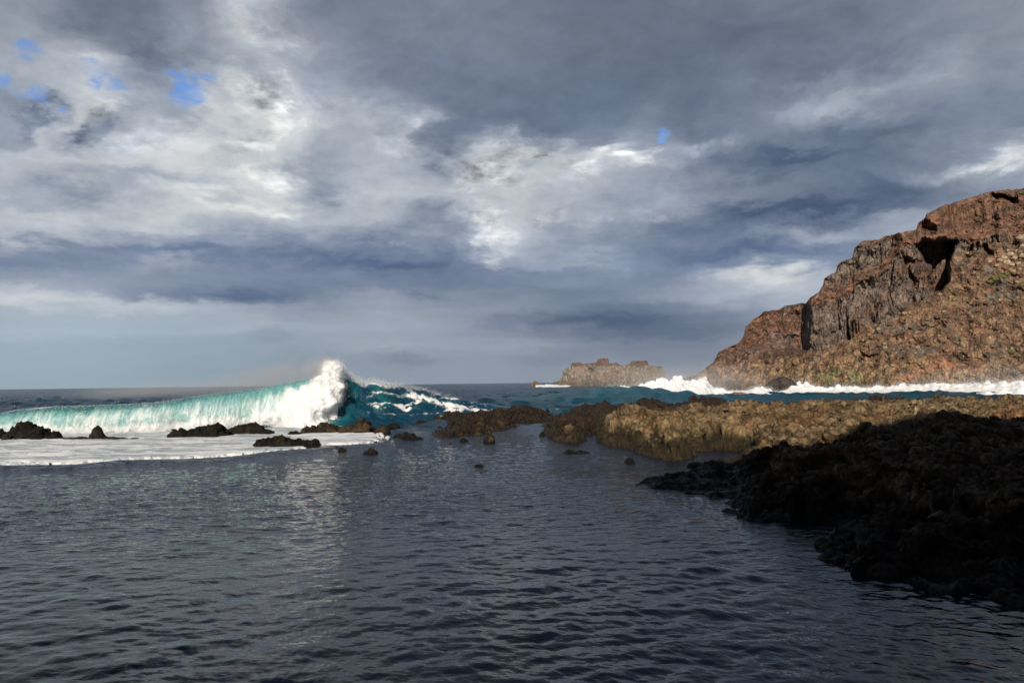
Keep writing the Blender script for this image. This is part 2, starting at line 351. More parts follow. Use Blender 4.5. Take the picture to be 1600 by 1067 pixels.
def water_mat():
    m, T, b, out = new_mat('sea_water'); P = T.new('ShaderNodeTexCoord').outputs['Object']
    teal = attr(T, 'teal', True); foam = attr(T, 'foam', True); chop = attr(T, 'chop', True)
    c = T.mix(teal, T.mix(chop, (0.003, 0.009, 0.022), (0.010, 0.028, 0.060)), (0.004, 0.095, 0.135)); farf = attr(T, 'far', True)
    T.link(T.m('SUBTRACT', 0.5, T.m('MULTIPLY', chop, 0.33)), b.inputs['Specular IOR Level'])
    fn = T.noise(T.vm('MULTIPLY', P, (1.0, 0.55, 1.0)), 0.8, 8, 0.68, 0.8); fn2 = T.noise(P, 4.0, 5, 0.7)
    ff = T.m('ADD', foam, T.m('ADD', T.m('MULTIPLY', T.m('SUBTRACT', fn, 0.5), 1.6), T.m('MULTIPLY', T.m('SUBTRACT', fn2, 0.5), 0.6)))
    f = T.m('MULTIPLY', T.ss(ff, 0.46, 0.66), T.ss(foam, 0.02, 0.12))
    T.link(T.mix(f, c, (0.78, 0.82, 0.84)), b.inputs['Base Color'])
    T.link(T.m('ADD', T.m('ADD', 0.05, T.m('MULTIPLY', chop, 0.17)), T.m('MULTIPLY', f, 0.6)), b.inputs['Roughness'])
    b.inputs['IOR'].default_value = 1.33
    hA = T.noise(T.vm('MULTIPLY', P, (0.5, 1.0, 1.0)), 3.2, 4, 0.6, 0.3)       # wind ripples of the pool
    hB = T.noise(T.vm('MULTIPLY', P, (0.55, 1.0, 1.0)), 0.85, 6, 0.62, 0.3)    # chop of the open sea
    b1 = T.new('ShaderNodeBump'); T.link(hA, b1.inputs['Height']); b1.inputs['Distance'].default_value = 0.16
    T.link(T.m('MULTIPLY', T.m('SUBTRACT', 1.0, chop), T.m('ADD', 0.12, T.m('MULTIPLY', farf, 0.88))), b1.inputs['Strength'])
    b2 = T.new('ShaderNodeBump'); T.link(hB, b2.inputs['Height']); b2.inputs['Distance'].default_value = 1.3
    T.link(T.m('MULTIPLY', chop, 0.9), b2.inputs['Strength']); T.link(b1.outputs[0], b2.inputs['Normal'])
    T.link(b2.outputs[0], b.inputs['Normal'])
    return m
M_WATER = water_mat()
def foam_mat():
    m, T, b, out = new_mat('white_foam'); P = T.new('ShaderNodeTexCoord').outputs['Object']
    th = attr(T, 'thin', True)
    n = T.noise(T.vm('MULTIPLY', P, (0.35, 1.0, 1.0)), 1.1, 8, 0.65, 0.8); n2 = T.noise(P, 6.0, 5, 0.7)
    h = T.m('ADD', n, T.m('MULTIPLY', n2, 0.4))
    k = T.ss(T.m('ADD', h, T.m('MULTIPLY', th, -0.5)), 0.42, 0.66)
    T.link(T.mix(k, (0.34, 0.40, 0.43), (0.82, 0.84, 0.86)), b.inputs['Base Color'])
    b.inputs['Roughness'].default_value = 0.6; b.inputs['Specular IOR Level'].default_value = 0.3
    b.inputs['Subsurface Weight'].default_value = 0.45; b.inputs['Subsurface Radius'].default_value = (1, 1, 1); b.inputs['Subsurface Scale'].default_value = 0.35
    bp = T.new('ShaderNodeBump'); T.link(h, bp.inputs['Height']); bp.inputs['Strength'].default_value = 0.6; bp.inputs['Distance'].default_value = 0.2
    T.link(bp.outputs[0], b.inputs['Normal']); return m
M_FOAM = foam_mat()
def wave_mat():
    m, T, b, out = new_mat('breaking_wave_water'); P = T.new('ShaderNodeTexCoord').outputs['Object']
    c = attr(T, 'Col'); fo = attr(T, 'foam', True)
    n = T.noise(T.vm('MULTIPLY', P, (1.0, 0.14, 0.14)), 4.2, 8, 0.7, 0.35)     # streaks drawn down the face
    n2 = T.noise(P, 2.0, 8, 0.7, 0.5)
    k = T.ss(T.m('ADD', fo, T.m('ADD', T.m('MULTIPLY', T.m('SUBTRACT', n, 0.5), 1.1), T.m('MULTIPLY', T.m('SUBTRACT', n2, 0.5), 0.6))), 0.10, 1.0)
    k = T.m('MULTIPLY', k, T.ss(fo, 0.0, 0.08))
    T.link(T.mix(k, c, (0.86, 0.88, 0.89)), b.inputs['Base Color'])
    T.link(T.m('ADD', 0.16, T.m('MULTIPLY', k, 0.5)), b.inputs['Roughness']); b.inputs['IOR'].default_value = 1.33; b.inputs['Subsurface Weight'].default_value = 0.35; b.inputs['Subsurface Radius'].default_value = (.35, 1, 1); b.inputs['Subsurface Scale'].default_value = 0.8
    bp = T.new('ShaderNodeBump'); T.link(T.m('ADD', n, n2), bp.inputs['Height']); bp.inputs['Strength'].default_value = 0.6; bp.inputs['Distance'].default_value = 0.3
    T.link(bp.outputs[0], b.inputs['Normal']); return m
M_WAVE = wave_mat()
def spray_mat():
    m, T, b, out = new_mat('spray_drops'); b.inputs['Base Color'].default_value = (0.88, 0.89, 0.9, 1); b.inputs['Roughness'].default_value = 0.5
    return m
M_SPRAY = spray_mat()
def mist_mat(name, dens, scale, thr0, thr1, col=(0.95, 0.95, 0.95)):
    m = bpy.data.materials.new(name); m.use_nodes = True; T = NT(m.node_tree); out = T.new('ShaderNodeOutputMaterial')
    v = T.new('ShaderNodeVolumePrincipled'); v.inputs['Color'].default_value = (*col, 1); v.inputs['Anisotropy'].default_value = 0.1
    tc = T.new('ShaderNodeTexCoord'); g = T.vm('SUBTRACT', T.vm('SCALE', tc.outputs['Generated'], scale=2.0), (1, 1, 1))
    n = T.new('ShaderNodeVectorMath', operation='LENGTH'); T.link(g, n.inputs[0])
    fall = T.ss(n.outputs['Value'], 0.15, 1.0, 1.0, 0.0)
    nz = T.ss(T.noise(tc.outputs['Object'], scale, 4, 0.6, 0.4), thr0, thr1)
    T.link(T.m('MULTIPLY', T.m('MULTIPLY', fall, nz), dens), v.inputs['Density'])
    T.link(v.outputs[0], out.inputs['Volume']); return m

def point_in(poly, X, Y):
    ins = np.zeros(X.shape, bool); n = len(poly)
    for i in range(n):
        x0, y0 = poly[i]; x1, y1 = poly[(i + 1) % n]
        if y0 == y1: continue
        c = ((y0 > Y) != (y1 > Y)) & (X < (x1 - x0) * (Y - y0) / (y1 - y0) + x0); ins ^= c
    return ins
def sdist(poly, X, Y):
    d = np.full(X.shape, 1e9); n = len(poly)
    for i in range(n):
        ax, ay = poly[i]; bx, by = poly[(i + 1) % n]; ex, ey = bx - ax, by - ay
        t = np.clip(((X - ax) * ex + (Y - ay) * ey) / (ex * ex + ey * ey + 1e-9), 0, 1)
        d = np.minimum(d, np.hypot(X - ax - t * ex, Y - ay - t * ey))
    return np.where(point_in(poly, X, Y), d, -d)
def px_poly(pts, z=0.0):
    p = np.array(pts, float); w = on_z(p[:, 0], p[:, 1], z); return [(q[0], q[1]) for q in w]
FOAM_POLY = [(-160, 738), (-20, 731), (40, 730), (120, 729), (180, 723), (240, 721), (300, 720), (345, 718), (400, 711), (450, 706), (500, 702), (470, 697), (520, 699), (580, 696), (602, 689),
             (596, 680), (560, 677), (520, 668), (480, 664), (440, 660), (380, 662), (300, 668), (200, 672), (60, 674), (-160, 676)]
# ------------------------------------------------------------------ SEA: one sheet to the horizon
def swell(X, Y):
    """height of the open-sea swells and how teal / foamy they are"""
    px = 800 + F * X / np.maximum(Y, 1)
    z = 0; 
    # the dark teal swell in front of the surf
    A = np.interp(px, [780, 830, 880, 940, 1000, 1050, 1100, 1180, 1260], [0, .9, 2.1, 3.1, 2.9, 1.7, .9, .5, 0]); A = A * (Y > 0)
    yc = 150 + 5 * np.sin(X / 17.0)
    z = z + A * np.exp(-((Y - yc) / np.where(Y < yc, 20, 13)) ** 2)
    # low blue swell behind the shoulder of the breaking wave
    A = np.interp(px, [480, 560, 640, 720, 800, 850, 900], [0, 1.5, 2.3, 2.1, 1.5, .8, 0]) * (Y > 0)
    z = z + A * np.exp(-((Y - 118 - 4 * np.sin(X / 9.0)) / 11) ** 2)
    A = np.interp(px, [-400, -100, 200, 420, 520], [1.2, 1.2, 1.0, .6, 0]) * (Y > 0)
    z = z + A * np.exp(-((Y - 190 - 9 * np.sin(X / 30.0)) / 16) ** 2)
    return z, px
def build_sea():
    az = np.concatenate([np.linspace(-180, -42, 50)[:-1], np.linspace(-42, 42, 1250), np.linspace(42, 180, 50)[1:]])
    pyv = np.concatenate([np.linspace(1500, 560, 160)[:-1], np.linspace(560, 30, 780)[:-1], np.linspace(30, 2.2, 130)])
    r = np.concatenate([[0.3, 1.5], CAMH * F / pyv, [3500, 6000, 12000, 30000]])
    a = np.radians(az)[None, :]; rr = r[:, None]
    X = rr * np.sin(a); Y = rr * np.cos(a) + 0 * X
    reef = 57 + np.interp(X, [-60, -30, -8, 0, 10, 30, 60], [6, 4, 6, 12, 14, 14, 14])       # line of the reef that shelters the pool
    chop = sstep(-3, 6, Y - reef) * sstep(0, 1, Y / 20)
    T1 = tile(512, 13.0, 0.24, 1.15, R(82), 1.2, 2.9, 1); T2 = tile(512, 19.7, 0.45, 2.6, R(98), 2.4, 3.3, 2)
    T3 = tile(1024, 210.0, 1.6, 26.0, R(84), 1.2, 2.9, 3)
    fade = 1 - sstep(28, 60, rr + 0 * X)
    gust = np.clip(0.85 + 0.7 * fbm(np.stack([X * .10, Y * .06, 0 * X], -1), 3), .3, 1.6)
    z = (samp(T1, 13.0, X, Y) * 0.0054 + samp(T1, 5.3, X * .8 - Y * .6, Y * .8 + X * .6) * 0.0016 + samp(T2, 19.7, X * .94 + Y * .34, Y * .94 - X * .34) * 0.0100) * gust * (1 - chop) * (0.6 + 0.4 * fade)
    near = (Y > 30) & (Y < 56) & (X < 4) & (X > -60); fs = np.full(X.shape, 9.0); fs[near] = sdist(px_poly(FOAM_POLY), X[near], Y[near])
    z = z + .20 * np.exp(-((fs + .75) / .65) ** 2) * (fs < .5)
    far = 1 - 0.6 * sstep(300, 1500, rr + 0 * X)
    z = z + samp(T3, 210.0, X, Y) * 0.30 * chop * far
    sw, px = swell(X, Y); z = z + sw * chop
    cl = np.clip
    teal = chop * cl(0.42 + 0.5 * sstep(0.3, 3.0, z) - 0.25 * sstep(200, 900, rr) + 0.3 * np.exp(-((px - 1250) / 260) ** 2) * (rr < 330), 0, 1)
    teal = cl(teal * (0.9 + 0.25 * perlin(np.stack([X * .03, Y * .02, 0 * X + 5], -1)) + .35 * fbm(np.stack([X * .30, Y * .11, 0 * X + 7], -1), 3) * sstep(600, 250, rr)), 0, 1)  # water patches, plus shading of small wave slopes put into the colour
    teal = teal * (.30 + .70 * sstep(740, 880, px))
    foam = 0.36 * chop * sstep(1.4, 2.6, samp(T3, 210.0, X, Y))
    # streaks left by the last wave, between the reef and the surf
    foam = foam + chop * 0.30 * np.exp(-((px - 620) / 110) ** 2) * np.exp(-((Y - 84) / 14) ** 2)
    foam = foam + chop * 0.5 * np.exp(-((Y - reef - 6) / 5) ** 2) * sstep(820, 860, px) * (0.5 + perlin(np.stack([X * .3, Y * .3, 0 * X], -1)))
    foam = foam + .42 * np.exp(np.minimum(fs + .2, 0) / 1.1) * (fs < .3) * near * (1 - chop) * (.55 + .8 * perlin(np.stack([X * .5, Y * .6, 0 * X + 3], -1)))
    # turbulent water along the headland
    bx = np.interp(px, [1000, 1071, 1150, 1260, 1400, 1600, 1800], [330, 325, 298, 266, 238, 222, 220])
    foam = foam + 0.75 * sstep(24, 4, bx - Y) * sstep(980, 1060, px) * sstep(2500, 2300, px)
    V = np.stack([X, Y, z], -1)
    o = mesh_obj('sea', V, grid_faces(len(r), len(az), flip=True), M_WATER, attrs=dict(teal=teal, foam=cl(foam, 0, 1), chop=chop, far=sstep(14, 34, rr + 0 * X)))
    tag(o, kind='structure')
build_sea()

# ------------------------------------------------------------------ FOAM sheets on the pool
def foam_sheet(name, pts, h, seed, rag=0.5, thin=0.4, **k):
    poly = px_poly(pts); xs = [p[0] for p in poly]; ys = [p[1] for p in poly]
    y0, y1 = min(ys) - 1, max(ys) + 1
    ry = 1 / np.linspace(1 / y0, 1 / y1, 220); t = np.linspace(min(p[0] / p[1] for p in poly) - .01, max(p[0] / p[1] for p in poly) + .01, 700)
    Y = ry[:, None] + 0 * t[None, :]; X = t[None, :] * Y
    w = perlin(np.stack([X * .35, Y * .35, 0 * X + seed], -1)) * rag * 1.5 + fbm(np.stack([X * 1.2, Y * .9, 0 * X + seed], -1), 3) * rag * .6
    s = sdist(poly, X, Y) + w; s = s + (.8 * fbm(np.stack([X * .9, Y * .9, 0 * X + seed + 40], -1), 3) + .5 * fbm(np.stack([X * 2.6, Y * 1.6, 0 * X + seed + 44], -1), 3)) * sstep(3.0, .0, s)
    z = h * sstep(0, 0.7, s) * (0.85 + 0.35 * perlin(np.stack([X * .4, Y * .9, 0 * X + seed + 3], -1))) + 0.05 * ridged(np.stack([X * .9, Y * 2.0, 0 * X + seed], -1), 3) * sstep(0, .6, s) - 0.02
    kp = (s > -0.05); keep = kp[:-1, :-1] & kp[1:, :-1] & kp[:-1, 1:] & kp[1:, 1:]
    o = mesh_obj(name, np.stack([X, Y, z], -1), grid_faces(220, 700, keep, flip=True), M_FOAM, attrs=dict(thin=np.clip(thin + .35 * fbm(np.stack([X * .12, Y * .45, 0 * X + seed + 9], -1), 4), -.2, .9) * (1 - .8 * sstep(1.6, .4, s) * sstep(-.5, .5, perlin(np.stack([X * .5, Y * .5, 0 * X + 31], -1))))))
    me = o.data
    return tag(o, kind='stuff', **k)
foam_sheet('sea_foam', FOAM_POLY, 0.24, 1.0, rag=0.35, thin=.30,
           label='sheet of white foam spilling over the reef into the calm pool', cat='foam')
foam_sheet('sea_foam', [(600, 668), (618, 664), (665, 662), (700, 660), (700, 655), (690, 650), (650, 650), (625, 655), (600, 662)], 0.08, 5.0, rag=0.25, thin=.1,
           label='small patch of foam behind the reef right of the wave', cat='foam')

# ------------------------------------------------------------------ ROCKS of the reef, each from its own outline
def rock_cols(P, n, kind, seed):
    a = fbm(P * .9 + seed, 4); b = fbm(P * 3.1 + seed + 5, 4)
    if kind == 'dark': base, alt, lo = (22, 21, 19), (46, 40, 32), (18, 16, 11)
    elif kind == 'brown': base, alt, lo = (42, 35, 25), (78, 63, 43), (24, 21, 13)
    else: base, alt, lo = (150, 122, 82), (180, 142, 92), (60, 52, 28)
    c = srgb(base) + (srgb(alt) - srgb(base)) * sstep(-.4, .6, a + b * .6)[..., None]
    lowm = sstep(0.45, 0.05, P[..., 2] + b * .15)
    c = c * (1 - lowm[..., None]) + srgb(lo) * lowm[..., None]
    return c, lowm
def reef_rock(sil, base, depth, seed, kind='dark', lump=0.34, name='reef_rock', back=None, mat=None, res=0.055, **k):
    """sil: outline of the top in photo pixels, base: waterline pixel row"""
    sil = np.array(sil, float); x0, x1 = sil[0, 0], sil[-1, 0]; xm = (x0 + x1) / 2
    D0 = CAMH * F / (base - hz(xm)); Dc = D0 + depth * .45
    Wm = (x1 - x0) * Dc / F; nu = int(min(420, max(40, Wm / res))); nv = int(min(200, max(30, depth / res)))
    lump = lump * min(1, Wm / 3.0); pxs = np.linspace(x0, x1, nu); tops = np.interp(pxs, sil[:, 0], sil[:, 1])
    H = at_depth(pxs, tops, np.full(nu, Dc))[:, 2]
    H = H * .94 * (1 + .22 * min(1, Wm / 3) * fbm(np.stack([pxs * 6.0 / (x1 - x0) * 1.5, 0 * pxs, 0 * pxs + seed * 2.3], -1), 4))
    v = np.linspace(0, 1, nv)[:, None]; e = np.minimum(1, np.minimum(pxs - x0, x1 - pxs) / (0.13 * (x1 - x0) + 1e-6))[None, :]
    X = ((pxs - 800) / F * Dc)[None, :] + 0 * v; Y = D0 + depth * (0.5 + (v - .5) * (0.45 + .55 * np.sqrt(e)))
    prof = np.clip(1 - np.abs((v - .46) / .5) ** 2.2, 0, 1) ** .50
    Q = np.stack([X, Y, 0 * X + seed * 3.7], -1)
    f1, f2 = worley(Q * 1.1); k1, _ = worley(Q * 2.9 + 3); crag = (ridged(Q * 1.3, 4) - .45)
    z = (H[None, :] + .35) * prof * (1 + lump * .9 * (crag) * 1.0) + lump * ((0.75 - f1) * .9 + (.6 - k1) * .55) * prof - .35
    z = np.minimum(z, H[None, :] * (1.03 + .12 * fbm(Q * 2.5, 2)) + .05)
    P = np.stack([X, Y, z], -1)
    n3 = np.stack([fbm(P * 1.7 + seed + 31 * q, 4) for q in range(3)], -1)
    m = (prof * np.minimum(1, 0.3 + e))[..., None]; P = P + n3 * np.array([.30, .35, .16]) * lump * 2.2 * m
    P2 = np.stack([ridged(P * 5 + seed, 3) - .5], -1) * np.array([.0, -.16, .13]) * m; P = P + P2
    nn = normals(P); nn = nn * np.where(nn[..., 2:] < 0, -1, 1); k1, _ = worley(P * 1.9 + seed * 5); k2, _ = worley(P * 4.6 + seed); P = P + nn * (((.55 - k1) * .55 + (.5 - k2) * .22) * lump)[..., None] * m
    c, wet = rock_cols(P, None, kind, seed)
    nn = normals(P)
    og = (float(P[..., 0].mean()), float(Y.mean()), 0.0)
    o = mesh_obj(name, P, grid_faces(nv, nu), mat or M_REEF, attrs=dict(Col=c, wet=wet * .8), origin=og)
    return tag(o, **k)
G = 'rocks of the reef'
def rr(sil, base, depth, seed, label, kind='dark', **k): return reef_rock(sil, base, depth, seed, kind, label=label, cat='rock', group=G, **k)
rr([(-60, 668), (-30, 664), (-8, 672), (6, 676), (14, 682), (18, 688)], 690, 3.0, 1, 'dark rock cut off by the left edge of the photo, beside the pointed rock')
rr([(14, 688), (20, 678), (28, 670), (36, 663), (42, 658), (48, 657), (54, 664), (60, 669), (66, 669), (72, 672), (78, 680), (81, 688)], 690, 3.0, 2, 'largest dark pointed rock standing in the foam before the wave, far left')
rr([(77, 688), (81, 679), (86, 676), (92, 674), (96, 681), (98, 688)], 690, 1.4, 3, 'small round dark rock just right of the largest pointed rock', res=.035)
rr([(80, 689), (100, 685), (128, 683), (140, 684), (168, 683), (190, 685), (215, 685), (240, 687)], 690, 1.6, 4, 'low flat brown ledge awash in foam at the foot of the small upright rock', kind='brown', lump=.12)
rr([(143, 688), (146, 676), (148, 675), (149.5, 668), (151, 666), (157, 666), (159, 669), (160, 674), (163, 678), (166, 688)], 690, 1.4, 5, 'small upright dark rock with a knob on top, alone in front of the turquoise wave', res=.035)
rr([(262, 687), (272, 677), (282, 672), (290, 674), (300, 675), (318, 667), (330, 667), (336, 664), (345, 665), (350, 675), (356, 682)], 687, 3.0, 6, 'long dark sloping rock under the bright wave, first left of the splash hump')
rr([(352, 680), (360, 671), (372, 667), (384, 662), (392, 664), (400, 664), (412, 670), (424, 676), (430, 679)], 682, 2.4, 7, 'rounded dark rock with white water lapping its front, below the wave curl')
rr([(398, 694), (408, 687), (420, 687), (432, 684), (446, 685), (453, 692), (462, 689), (476, 694), (484, 690), (492, 692), (500, 702)], 702, 2.8, 8, 'long low dark rock lying in the foam in front of the other reef rocks')
rr([(372, 694), (376, 690), (381, 690), (384, 694)], 694, .8, 9, 'tiny black rock tip in the foam left of the long low rock', res=.03)
rr([(336, 689), (339, 686), (342, 689)], 689, .5, 10, 'tiniest black rock tip poking through the foam beneath the sloping rock', res=.03)
rr([(450, 681), (454, 675), (462, 675), (470, 680), (472, 682)], 682, 1.3, 11, 'small black rock at the left foot of the twin humped rocks', res=.035)
rr([(470, 679), (476, 670), (486, 668), (498, 668), (506, 662), (514, 661), (519, 667), (530, 668), (532, 678)], 680, 2.8, 12, 'brown humped rock right at the end of the white curl', kind='brown')
rr([(528, 676), (536, 669), (548, 666), (556, 662), (560, 656), (568, 655), (574, 661), (582, 668), (584, 678)], 680, 3.0, 13, 'tall jagged brown rock just right of the white curl', kind='brown')
rr([(584, 676), (590, 668), (600, 666), (606, 670), (608, 676)], 678, 1.8, 14, 'small square brown rock right of the tall jagged rock', kind='brown', res=.035)
rr([(578, 662), (590, 659), (602, 656), (614, 653), (618, 658)], 665, 2.0, 15, 'thin low brown rock behind the foam at the foot of the dark wave shoulder', kind='brown', lump=.15)
rr([(601, 669), (606, 664), (614, 661), (622, 664), (625, 669)], 669, 1.4, 16, 'low dark rock at the left end of the small foam patch', res=.035)
rr([(527, 704), (532, 700), (538, 702), (541, 705)], 705, .9, 17, 'small brown stone in open pool water, left of the knobbed stone', kind='brown', res=.03)
rr([(566, 709), (574, 705), (578, 700), (584, 702), (590, 709)], 709, 1.2, 18, 'small knobbed brown stone in open pool water below the foam tip', kind='brown', res=.03)
rr([(613, 683), (622, 678), (634, 676), (646, 679), (652, 684), (662, 687)], 687, 2.0, 19, 'flat dark rock awash between the foam tip and the brown reef', lump=.15)
rr([(647, 663), (653, 657), (662, 658), (668, 663)], 664, 1.3, 20, 'small dark rock at the right end of the small foam patch', res=.035)
rr([(636, 653), (644, 646), (656, 646), (664, 650), (668, 654)], 656, 2.0, 21, 'low black rock behind the small foam patch')
rr([(740, 728), (744, 726), (749, 725), (754, 728)], 728.5, .6, 22, 'tiny black stone alone in the middle of the pool', res=.02)
rr([(972, 722), (976, 718), (984, 717), (988, 722)], 723, .8, 23, 'small black stone between the tan shore and the dark tongue of rock', res=.025)
rr([(878, 707), (886, 703), (896, 705), (906, 704), (920, 708)], 708, 1.0, 24, 'weedy low stone barely above the pool in front of the tan shore', lump=.12, kind='brown', res=.03)
rr([(753, 692), (756, 684), (764, 678), (770, 681), (772, 690)], 692, 1.3, 25, 'small brown rock standing in the pool in front of the brown reef', kind='brown', res=.03)
rr([(840, 680), (844, 675), (848, 676), (850, 680)], 681, .7, 26, 'small dark rock in the gap left of the tan rocky shore', res=.03)
rr([(716, 689), (722, 685), (730, 688)], 690, .8, 27, 'tiny dark rock between the brown reef end and the small brown rock', res=.03)
rr([(1070, 728), (1080, 722), (1092, 724), (1098, 729)], 730, 1.0, 28, 'small black stone at the mouth of the little inlet', res=.03)

# ------------------------------------------------------------------ ROCKY SHORE: the broad lava shelf on the right and its arms
def shelf(name, poly_pts, extra_world, rng_t, rng_y, nt, ny, seed, Hf, colf, lump=1.0, brk=0.0, **k):
    poly = px_poly(poly_pts) + extra_world
    ry = 1 / np.linspace(1 / rng_y[0], 1 / rng_y[1], ny); t = np.linspace(*rng_t, nt)
    Y = ry[:, None] + 0 * t[None, :]; X = t[None, :] * Y
    Q = np.stack([X, Y, 0 * X + seed], -1)
    na = np.interp(Y, [20, 40, 60], [.35, .55, 1.0]); s = sdist(poly, X, Y) + na * (.6 * perlin(Q * .35) + .4 * fbm(Q * 1.3, 3))
    s = s - brk * np.maximum(0, fbm(Q * .30 + 5, 3) + .15); H = Hf(X, Y)
    f1, f2 = worley(Q * np.array([.42, .42, 1]))
    b1, c1 = blocks(Q * .45); b2, c2 = blocks(Q * 1.15 + 7); b3, c3 = blocks(Q * 2.9 + 19)
    lum = b1 * .50 + (c1 - 1) * .22 + b2 * .16 + (c2 - 1) * .06 + (.62 - f1) * .45 + fbm(Q * .16, 3) * .60
    e = sstep(-.3, np.clip(2.6 + 2.6 * perlin(Q * .28 + 8) + 1.0 * perlin(Q * .8), .7, 6), s) ** .85
    z = (H + lum * lump * np.minimum(1, H)) * e - .45 * (1 - sstep(-.6, .25, s)) 
    z = np.where(s < -1.0, -.6, z)
    P = np.stack([X, Y, z], -1)
    nn = normals(P); nn = nn * np.where(nn[..., 2:] < 0, -1, 1); m = s > -.9; Pm = P[m]; w = .35 * np.stack([perlin(Pm * .9 + 3), perlin(Pm * .9 + 23), perlin(Pm * .9 + 43)], -1); Pw = Pm + w
    k1, _ = worley(Pw * .95 + seed); k2, k2b = worley(Pw * 2.3 + seed + 3); k3, _ = worley(Pw * 5.5 + seed + 8)
    dsp = (.55 - k1) * .48 + (.55 - k2) * .30 + (.5 - k3) * .10 + (ridged(Pw * 1.6 + seed, 4) - .5) * .22
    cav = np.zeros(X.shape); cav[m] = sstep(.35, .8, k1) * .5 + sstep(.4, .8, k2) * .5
    P[m] = Pm + nn[m] * (dsp * lump * (sstep(-.6, .5, s) * np.minimum(1, .35 + H))[m])[:, None]
    kp = s > -1.3; keep = kp[:-1, :-1] | kp[1:, 1:]
    c, wet = colf(P, s); c = c * (1 - .35 * cav)[..., None]      # darker in the pits
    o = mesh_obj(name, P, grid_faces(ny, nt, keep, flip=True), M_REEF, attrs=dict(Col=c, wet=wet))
    return tag(o, **k)
def shore_col(P, s):
    X, Y, Z = P[..., 0], P[..., 1], P[..., 2]
    a = fbm(P * .33 + 3, 4); b = fbm(P * 1.7 + 9, 4); d = fbm(P * 6 + 2, 3)
    tan = srgb((134, 112, 82)); pale = srgb((170, 148, 112)); rust = srgb((132, 90, 56)); dark = srgb((48, 38, 30)); olive = srgb((72, 62, 36))
    c = tan + (pale - tan) * sstep(-.1, .7, b + d * .4)[..., None]
    c = c + (rust - c) * (sstep(.05, .7, a) * .65)[..., None]
    c = c + (olive - c) * (sstep(.15, .75, fbm(P * .8 + 40, 3)) * .6)[..., None]
    pit = sstep(.12, .55, fbm(P * 1.1 + 80, 4) + .5 * fbm(P * 4.5 + 15, 3))[..., None]; c = c + (srgb((74, 58, 38)) - c) * pit * .8
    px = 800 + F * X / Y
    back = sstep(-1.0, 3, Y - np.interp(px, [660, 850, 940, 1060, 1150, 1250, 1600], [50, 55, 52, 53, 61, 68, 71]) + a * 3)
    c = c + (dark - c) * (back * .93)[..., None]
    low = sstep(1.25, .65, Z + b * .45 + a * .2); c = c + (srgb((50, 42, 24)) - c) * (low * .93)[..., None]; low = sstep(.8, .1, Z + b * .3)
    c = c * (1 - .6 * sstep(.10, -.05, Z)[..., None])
    near = sstep(39, 34, Y); c = c * (1 - near * .2)[..., None]          # shade on the near rock deepened in its colour
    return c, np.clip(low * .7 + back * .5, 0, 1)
def H_main(X, Y):
    px = 800 + F * X / Y
    h = np.interp(Y, [12, 20, 26, 34, 40, 46, 60, 72, 80], [.8, .9, 1.0, 1.15, 1.4, 1.6, 1.7, 1.7, 1.2])
    tong = np.interp(px, [980, 1060, 1145, 1175, 1250, 1700], [.18, .24, .26, .7, 1.0, 1.15]); k = sstep(38, 43, Y)
    return h * (tong * (1 - k) + k * np.interp(px, [840, 930, 1000, 1700], [.75, .95, 1.0, 1.12]))
main_poly = [(848, 652), (853, 680), (872, 690), (905, 694), (911, 688), (914, 678), (937, 677), (942, 694), (985, 703), (1010, 713), (1030, 719), (1062, 722), (1076, 716),
             (1082, 706), (1120, 703), (1158, 706), (1162, 722), (1140, 729), (1112, 730), (1096, 728), (1070, 742), (1040, 744), (1005, 750), (988, 757), (1010, 764), (1060, 769), (1110, 776), (1138, 786),
             (1142, 802), (1180, 815), (1290, 820), (1330, 826), (1310, 838), (1286, 850), (1284, 872), (1296, 888), (1380, 905), (1480, 925), (1600, 950), (1800, 1020)]
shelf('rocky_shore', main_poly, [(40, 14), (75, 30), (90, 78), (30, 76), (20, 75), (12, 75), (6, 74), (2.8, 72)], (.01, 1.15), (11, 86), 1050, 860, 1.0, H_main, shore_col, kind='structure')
reef_poly = [(675, 678), (676, 690), (700, 694), (712, 694), (716, 684), (740, 681), (776, 678), (782, 671), (800, 671), (812, 663), (848, 662), (870, 660), (870, 650), (820, 645), (760, 646), (700, 648), (668, 652), (672, 664), (690, 668), (680, 674)]
def H_reef(X, Y): return np.interp(800 + F * X / Y, [650, 690, 740, 800, 880], [.55, .7, .65, .8, 1.1])
def reef_col(P, s):
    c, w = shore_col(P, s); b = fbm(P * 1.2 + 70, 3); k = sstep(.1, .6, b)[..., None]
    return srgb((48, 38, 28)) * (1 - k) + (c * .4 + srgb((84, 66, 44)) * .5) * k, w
shelf('reef_platform', reef_poly, [], (-.13, .07), (48, 92), 620, 320, 21.0, H_reef, reef_col, lump=1.1, brk=2.6, label='broad low brown lava reef between the wave and the tan shore', cat='reef')

